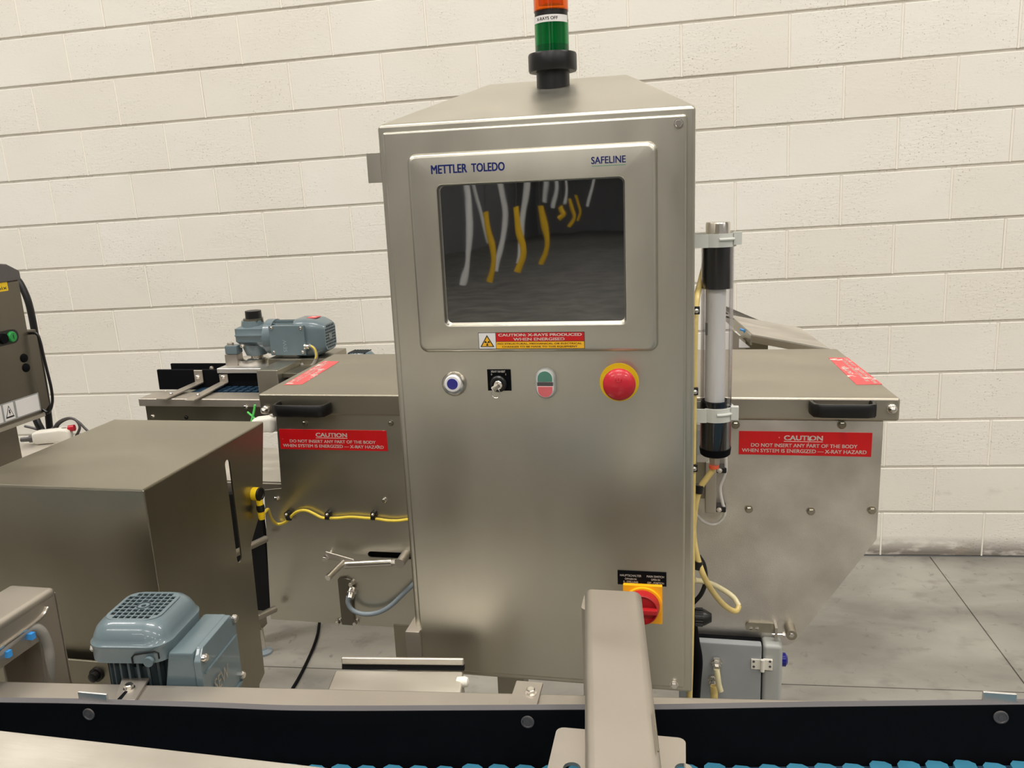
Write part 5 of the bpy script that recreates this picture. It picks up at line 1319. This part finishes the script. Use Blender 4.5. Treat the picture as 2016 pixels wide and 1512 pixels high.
    co_=build('fan_cowl', cw, 'motor_paint', t, sharp=40)
    build('fan', MB().lathe((x9-.02,yc,zc),(1,0,0),[(0,h2*.95),(.006,h2*.95)],20), 'void_black', co_)
    # terminal box facing viewer
    ya=yc-.075
    tx0,tx1,tz0,tz1=rect(531,641,599,700,ya)
    tb=build('terminal_box', MB().box(tx0,tx1,ya+.010,yc-.02,tz0+.003,tz1-.002), 'motor_paint', t, bevel=.003)
    build('terminal_lid', MB().box(tx0-.001,tx1+.001,ya,ya+.010,tz0,tz1), 'motor_paint', tb, bevel=.003)
    for fx,fz in ((.05,.07),(.93,.09),(.05,.93),(.93,.93)):
        build('lid_screw', MB().screw((tx0+(tx1-tx0)*(fx if fx>.5 else .09),ya,tz1-(tz1-tz0)*fz*.95),(0,-1,0),.0042,.004), 'chrome', tb)
    mb=MB(); cxx=tx0+(tx1-tx0)*.40
    # embossed lettering turned a quarter: reads upwards
    fn=lambda a_,b_: (cxx+.010-b_, ya-.0006, tz0+(tz1-tz0)*.12+a_)
    put_text(mb,'SEW'[::1],fn,.0,.040,.0,.013,.0); build('lettering', mb, 'cable_bluegrey', tb)
    g_=P(600,681,ya+.02); build('cable_gland', MB().lathe((tx1-.002,ya+.006,g_[2]),(1,0,0),[(0,.011),(.006,.011),(.007,.009),(.016,.009)],12), 'chrome', tb)
    pts=[(608,680),(618,686),(623,700),(619,714),(609,723),(599,724),(593,715)]
    cb=lab(build('motor_cable', MB().tube([P(u,v,ya+.002) for u,v in pts],.0055,10), 'cable_grey', t),'grey motor cable')
    build('yellow_stripe', MB().tube([P(u,v,ya-.0035) for u,v in ((612,680.5),(620,688),(622.5,700),(621,706))],.0025,8), 'yellow_cable', cb)
    x0,x1,z0,z1=rect(603,625,622,630,yc-.02)
    build('red_tag', MB().box(x0,x1,yc-.02,yc+.02,zc+w-.001,zc+w+.001), 'red_faded', t)
gear_motor()
# motor grille top just showing over the left hood
c=P(709,697,2.45); s=px(c)
t=thing('rear_motor', 'top of a grey-blue motor grille just showing behind the left hood', 'motor')
mb=MB().lathe((c[0],2.45,c[2]-.10),(0,0,1),[(0,s*30),(.07,s*30),(.095,s*29),(.108,s*22)],28)
build('fan_cowl', mb, 'motor_paint', t)
mb=MB()
for i in range(7): mb.box(c[0]-s*18+i*s*5.4,c[0]-s*18+i*s*5.4+s*3,2.42,2.48,c[2]+.0075,c[2]+.0092)
build('grille_slots', mb, 'void_black', t)
build('motor_body', MB().cyl((c[0],2.45,c[2]-.3),(c[0],2.45,c[2]-.1),s*26), 'motor_dark', t)
build('stand', MB().box(c[0]-.05,c[0]+.05,2.41,2.49,-.75,c[2]-.29), 'steel_dark', t)

# ---- tilted chute behind right hood
def chute():
    t=thing('tilted_chute', 'tilted bare steel chute plate rising behind the right hood', 'chute')
    A=P(1400,613,2.62); B=P(1575,645,2.55); C=P(1634,686,2.2); D_=P(1479,658,2.25); E_=P(1400,588,2.45)
    a=P(1400,613,2.62)
    top=[P(1330,602,2.7),B,C,D_,P(1445,627,2.42),P(1330,545+20,2.6)]
    # one folded sheet: plane fitted to the corners
    pl=[P(1330,601,2.66),P(1575,645,2.60),P(1634,686,2.28),P(1479,658,2.28),P(1330,560,2.28)]
    base=P(1479,658,2.28); u_=P(1634,686,2.28)-base; w_=P(1575,645,2.60)-P(1634,686,2.28); nrm=np.cross(u_,w_); nrm/=np.linalg.norm(nrm)
    if nrm[2]<0: nrm=-nrm
    def onp(u,v): r=ray(u,v); return r*((base@nrm)/(r@nrm))
    pts=[onp(u,v) for u,v in ((1380,609.5),(1445,621),(1575,645),(1640,692),(1634,686.5),(1479,658),(1446,628),(1380,570))]
    pts=[onp(u,v) for u,v in ((1400,613),(1575,645),(1634,686.5),(1479,658),(1445,627),(1400,588))]
    mb=MB(); n=len(pts); vs=pts+[p-nrm*.004 for p in pts]
    mb._a(vs,[tuple(range(n)),tuple(n+i for i in reversed(range(n)))]+[(i,(i+1)%n,n+(i+1)%n,n+i) for i in range(n)])
    build('chute_plate', mb, 'steel_worn', t)
    lip=[onp(1479,658),onp(1634,686.5)]; dn=v3(0,0,-.022)
    mb=MB(); mb._a([lip[0],lip[1],lip[1]+dn,lip[0]+dn,lip[0]+v3(0,.003,0),lip[1]+v3(0,.003,0),lip[1]+dn+v3(0,.003,0),lip[0]+dn+v3(0,.003,0)],[(0,1,2,3),(7,6,5,4),(0,4,5,1),(1,5,6,2),(2,6,7,3),(3,7,4,0)])
    build('chute_lip', mb, 'chrome', t)
    lip=[onp(1400,588),onp(1479,658)]; dn=v3(0,0,-.03)
    mb=MB(); mb._a([lip[0],lip[1],lip[1]+dn,lip[0]+dn,lip[0]+v3(0.003,.003,0),lip[1]+v3(0.003,.003,0),lip[1]+dn+v3(0.003,.003,0),lip[0]+dn+v3(0.003,.003,0)],[(0,1,2,3),(7,6,5,4),(0,4,5,1),(1,5,6,2),(2,6,7,3),(3,7,4,0)])
    build('chute_lip', mb, 'steel_dark', t)
    y=2.32; x0,x1,z0,z1=rect(1440,648,1468,700,y)
    build('side_bracket', MB().prism([(x0,z0-.05),(x1,z0-.05),(x1,P(1468,672,y)[2]),(x0,z1)], y, y+.006), 'steel_satin', t)
    x0,x1,z0,z1=rect(1470,668,1512,700,y+.05)
    build('rear_panel', MB().box(x0,x1,y+.05,y+.056,z0-.05,z1), 'steel_dark', t)
    x0,x1,z0,z1=rect(1512,674,1575,700,y+.1)
    q_=onp(1470,652); build('corner_tag', MB().prism([(q_[0]-.02,q_[2]-.045),(q_[0]+.01,q_[2]-.045),(q_[0]-.02,q_[2]-.02)], q_[1]-.005, q_[1]-.001), 'white_label', t)
    q_=onp(1463,645); build('blue_tie', MB().tube([q_+v3(-.008,-.004,-.004),q_+v3(.002,-.006,-.008),q_+v3(.008,-.004,-.02)],.003,8,3), 'blue_tie', t)
    build('post', MB().box(q_[0]-.02,q_[0]+.02,y+.06,y+.10,-1.60,q_[2]-.03), 'steel_dark', t)
chute()

# ---- on the floor
f=[(629,1226),(626,1246),(618,1272),(605,1302),(590,1332),(572,1362),(550,1395),(520,1430)]
mb=MB().tube([W(u,v,.006) for u,v in f],.0058,10); 
solo('black_floor_cable', mb, 'black_matt', 'black cable curving over the concrete floor left of the cabinet', 'cable', frame='w')
q_=W(521,1285,0)
t=thing('machine_foot', 'small pale round levelling foot on the floor beside the slotted cover box', 'levelling foot', frame='w')
build('foot_pad', MB().lathe((q_[0],q_[1],0),(0,0,1),[(0,.03),(.008,.03),(.016,.012),(.02,.010)],20), 'cable_bluegrey', t)
build('foot_stem', MB().cyl((q_[0],q_[1],.02),(q_[0],q_[1],.10),.008), 'chrome', t)

# ---- air hoses that show as reflections in the screen, hung in the hall behind
def hall_hose(name, x, y, zt, zb_, r, m_, label, cat, sway):
    n=6; pts=[(x+sway*math.sin(i*1.3+x*3)*(i/n), y+sway*.6*math.cos(i*1.7+y), zt+(zb_-zt)*i/n) for i in range(n+1)]
    pts=[(x,y,7.0)]+pts
    return solo(name, MB().tube(pts, r, 12, 4), m_, label, cat, 'white air ducts hanging in the hall', frame='w')
def refl(u, v, dist):
    """world point seen mirrored in the screen plane at pixel u,v, dist metres beyond"""
    y0=YP+.0095; d=ray(u,v); p=d*(y0/d[1]); r=v3(d[0],-d[1],d[2]); r/=np.linalg.norm(r)
    return CW+MM@(p+r*dist)
specs=[(905,360,560,8,'w'),(940,360,480,11,'w'),(975,360,535,9,'w'),(1027,360,520,9,'w'),(1070,360,400,13,'w'),(1085,360,410,13.5,'w'),(1105,360,405,15,'w'),(1168,360,405,15,'w'),
       (958,416,556,8.4,'y'),(1016,408,538,7.2,'y'),(1066,408,520,10,'y'),(1102,408,430,11.8,'y'),(1120,395,445,15,'y'),(1135,385,435,17,'y')]
wn=['leftmost','second','third','fourth','fifth','sixth','seventh','rightmost']; kw=0; ky=0
yn=['nearest','second nearest','third nearest','fourth','fifth','farthest']
for u,v0,v1,dd,kd in specs:
    a=refl(u,v0,dd); b=refl(u,v1,dd); 
    if kd=='w':
        hall_hose('hanging_air_duct', a[0], a[1], max(a[2]+2,4), max(b[2],.05), .034, 'hose_hall_white', wn[kw]+' of the white hanging air ducts reflected in the screen', 'air duct', .10); kw+=1
    else:
        t=thing('hanging_air_hose', yn[ky]+' of the yellow hanging hoses reflected in the screen', 'air hose', 'yellow hoses hanging in the hall', frame='w'); ky+=1
        build('hanger_cord', MB().tube([(a[0],a[1],7.0),(a[0],a[1],4.0),(a[0],a[1],a[2]-.05)], .008, 6, 1, smooth=False), 'cable_dark', t)
        zb2=max(b[2],.04)
        build('hose', MB().tube([(a[0],a[1],a[2]),(a[0]+.02,a[1],(a[2]*2+zb2)/3),(a[0]+.05,a[1],(a[2]+2*zb2)/3),(a[0]-.03,a[1],zb2)], .036, 12, 5), 'hose_hall_yellow', t)

# ================================================================== finalise: give every thing its base point and frame
bpy.context.view_layer.update()
def kids(o):
    out=[]
    for c in o.children: out.append(c); out+=kids(c)
    return out
for o in ROOTS:
    fr=FR.get(o.name,'m'); meshes=([o] if o.type=='MESH' else [])+[k for k in kids(o) if k.type=='MESH']
    if not meshes: continue
    if o.get('kind')=='structure': continue
    cs=np.concatenate([np.array([v.co for v in k.data.vertices]) for k in meshes])
    lo,hi_=cs.min(0),cs.max(0); base=Vector(((lo[0]+hi_[0])/2,(lo[1]+hi_[1])/2,lo[2]))
    T=Matrix.Translation(-base)
    for k in meshes: k.data.transform(T)
    o.matrix_world=(MW if fr=='m' else Matrix.Identity(4))@Matrix.Translation(base)
bpy.context.view_layer.update()
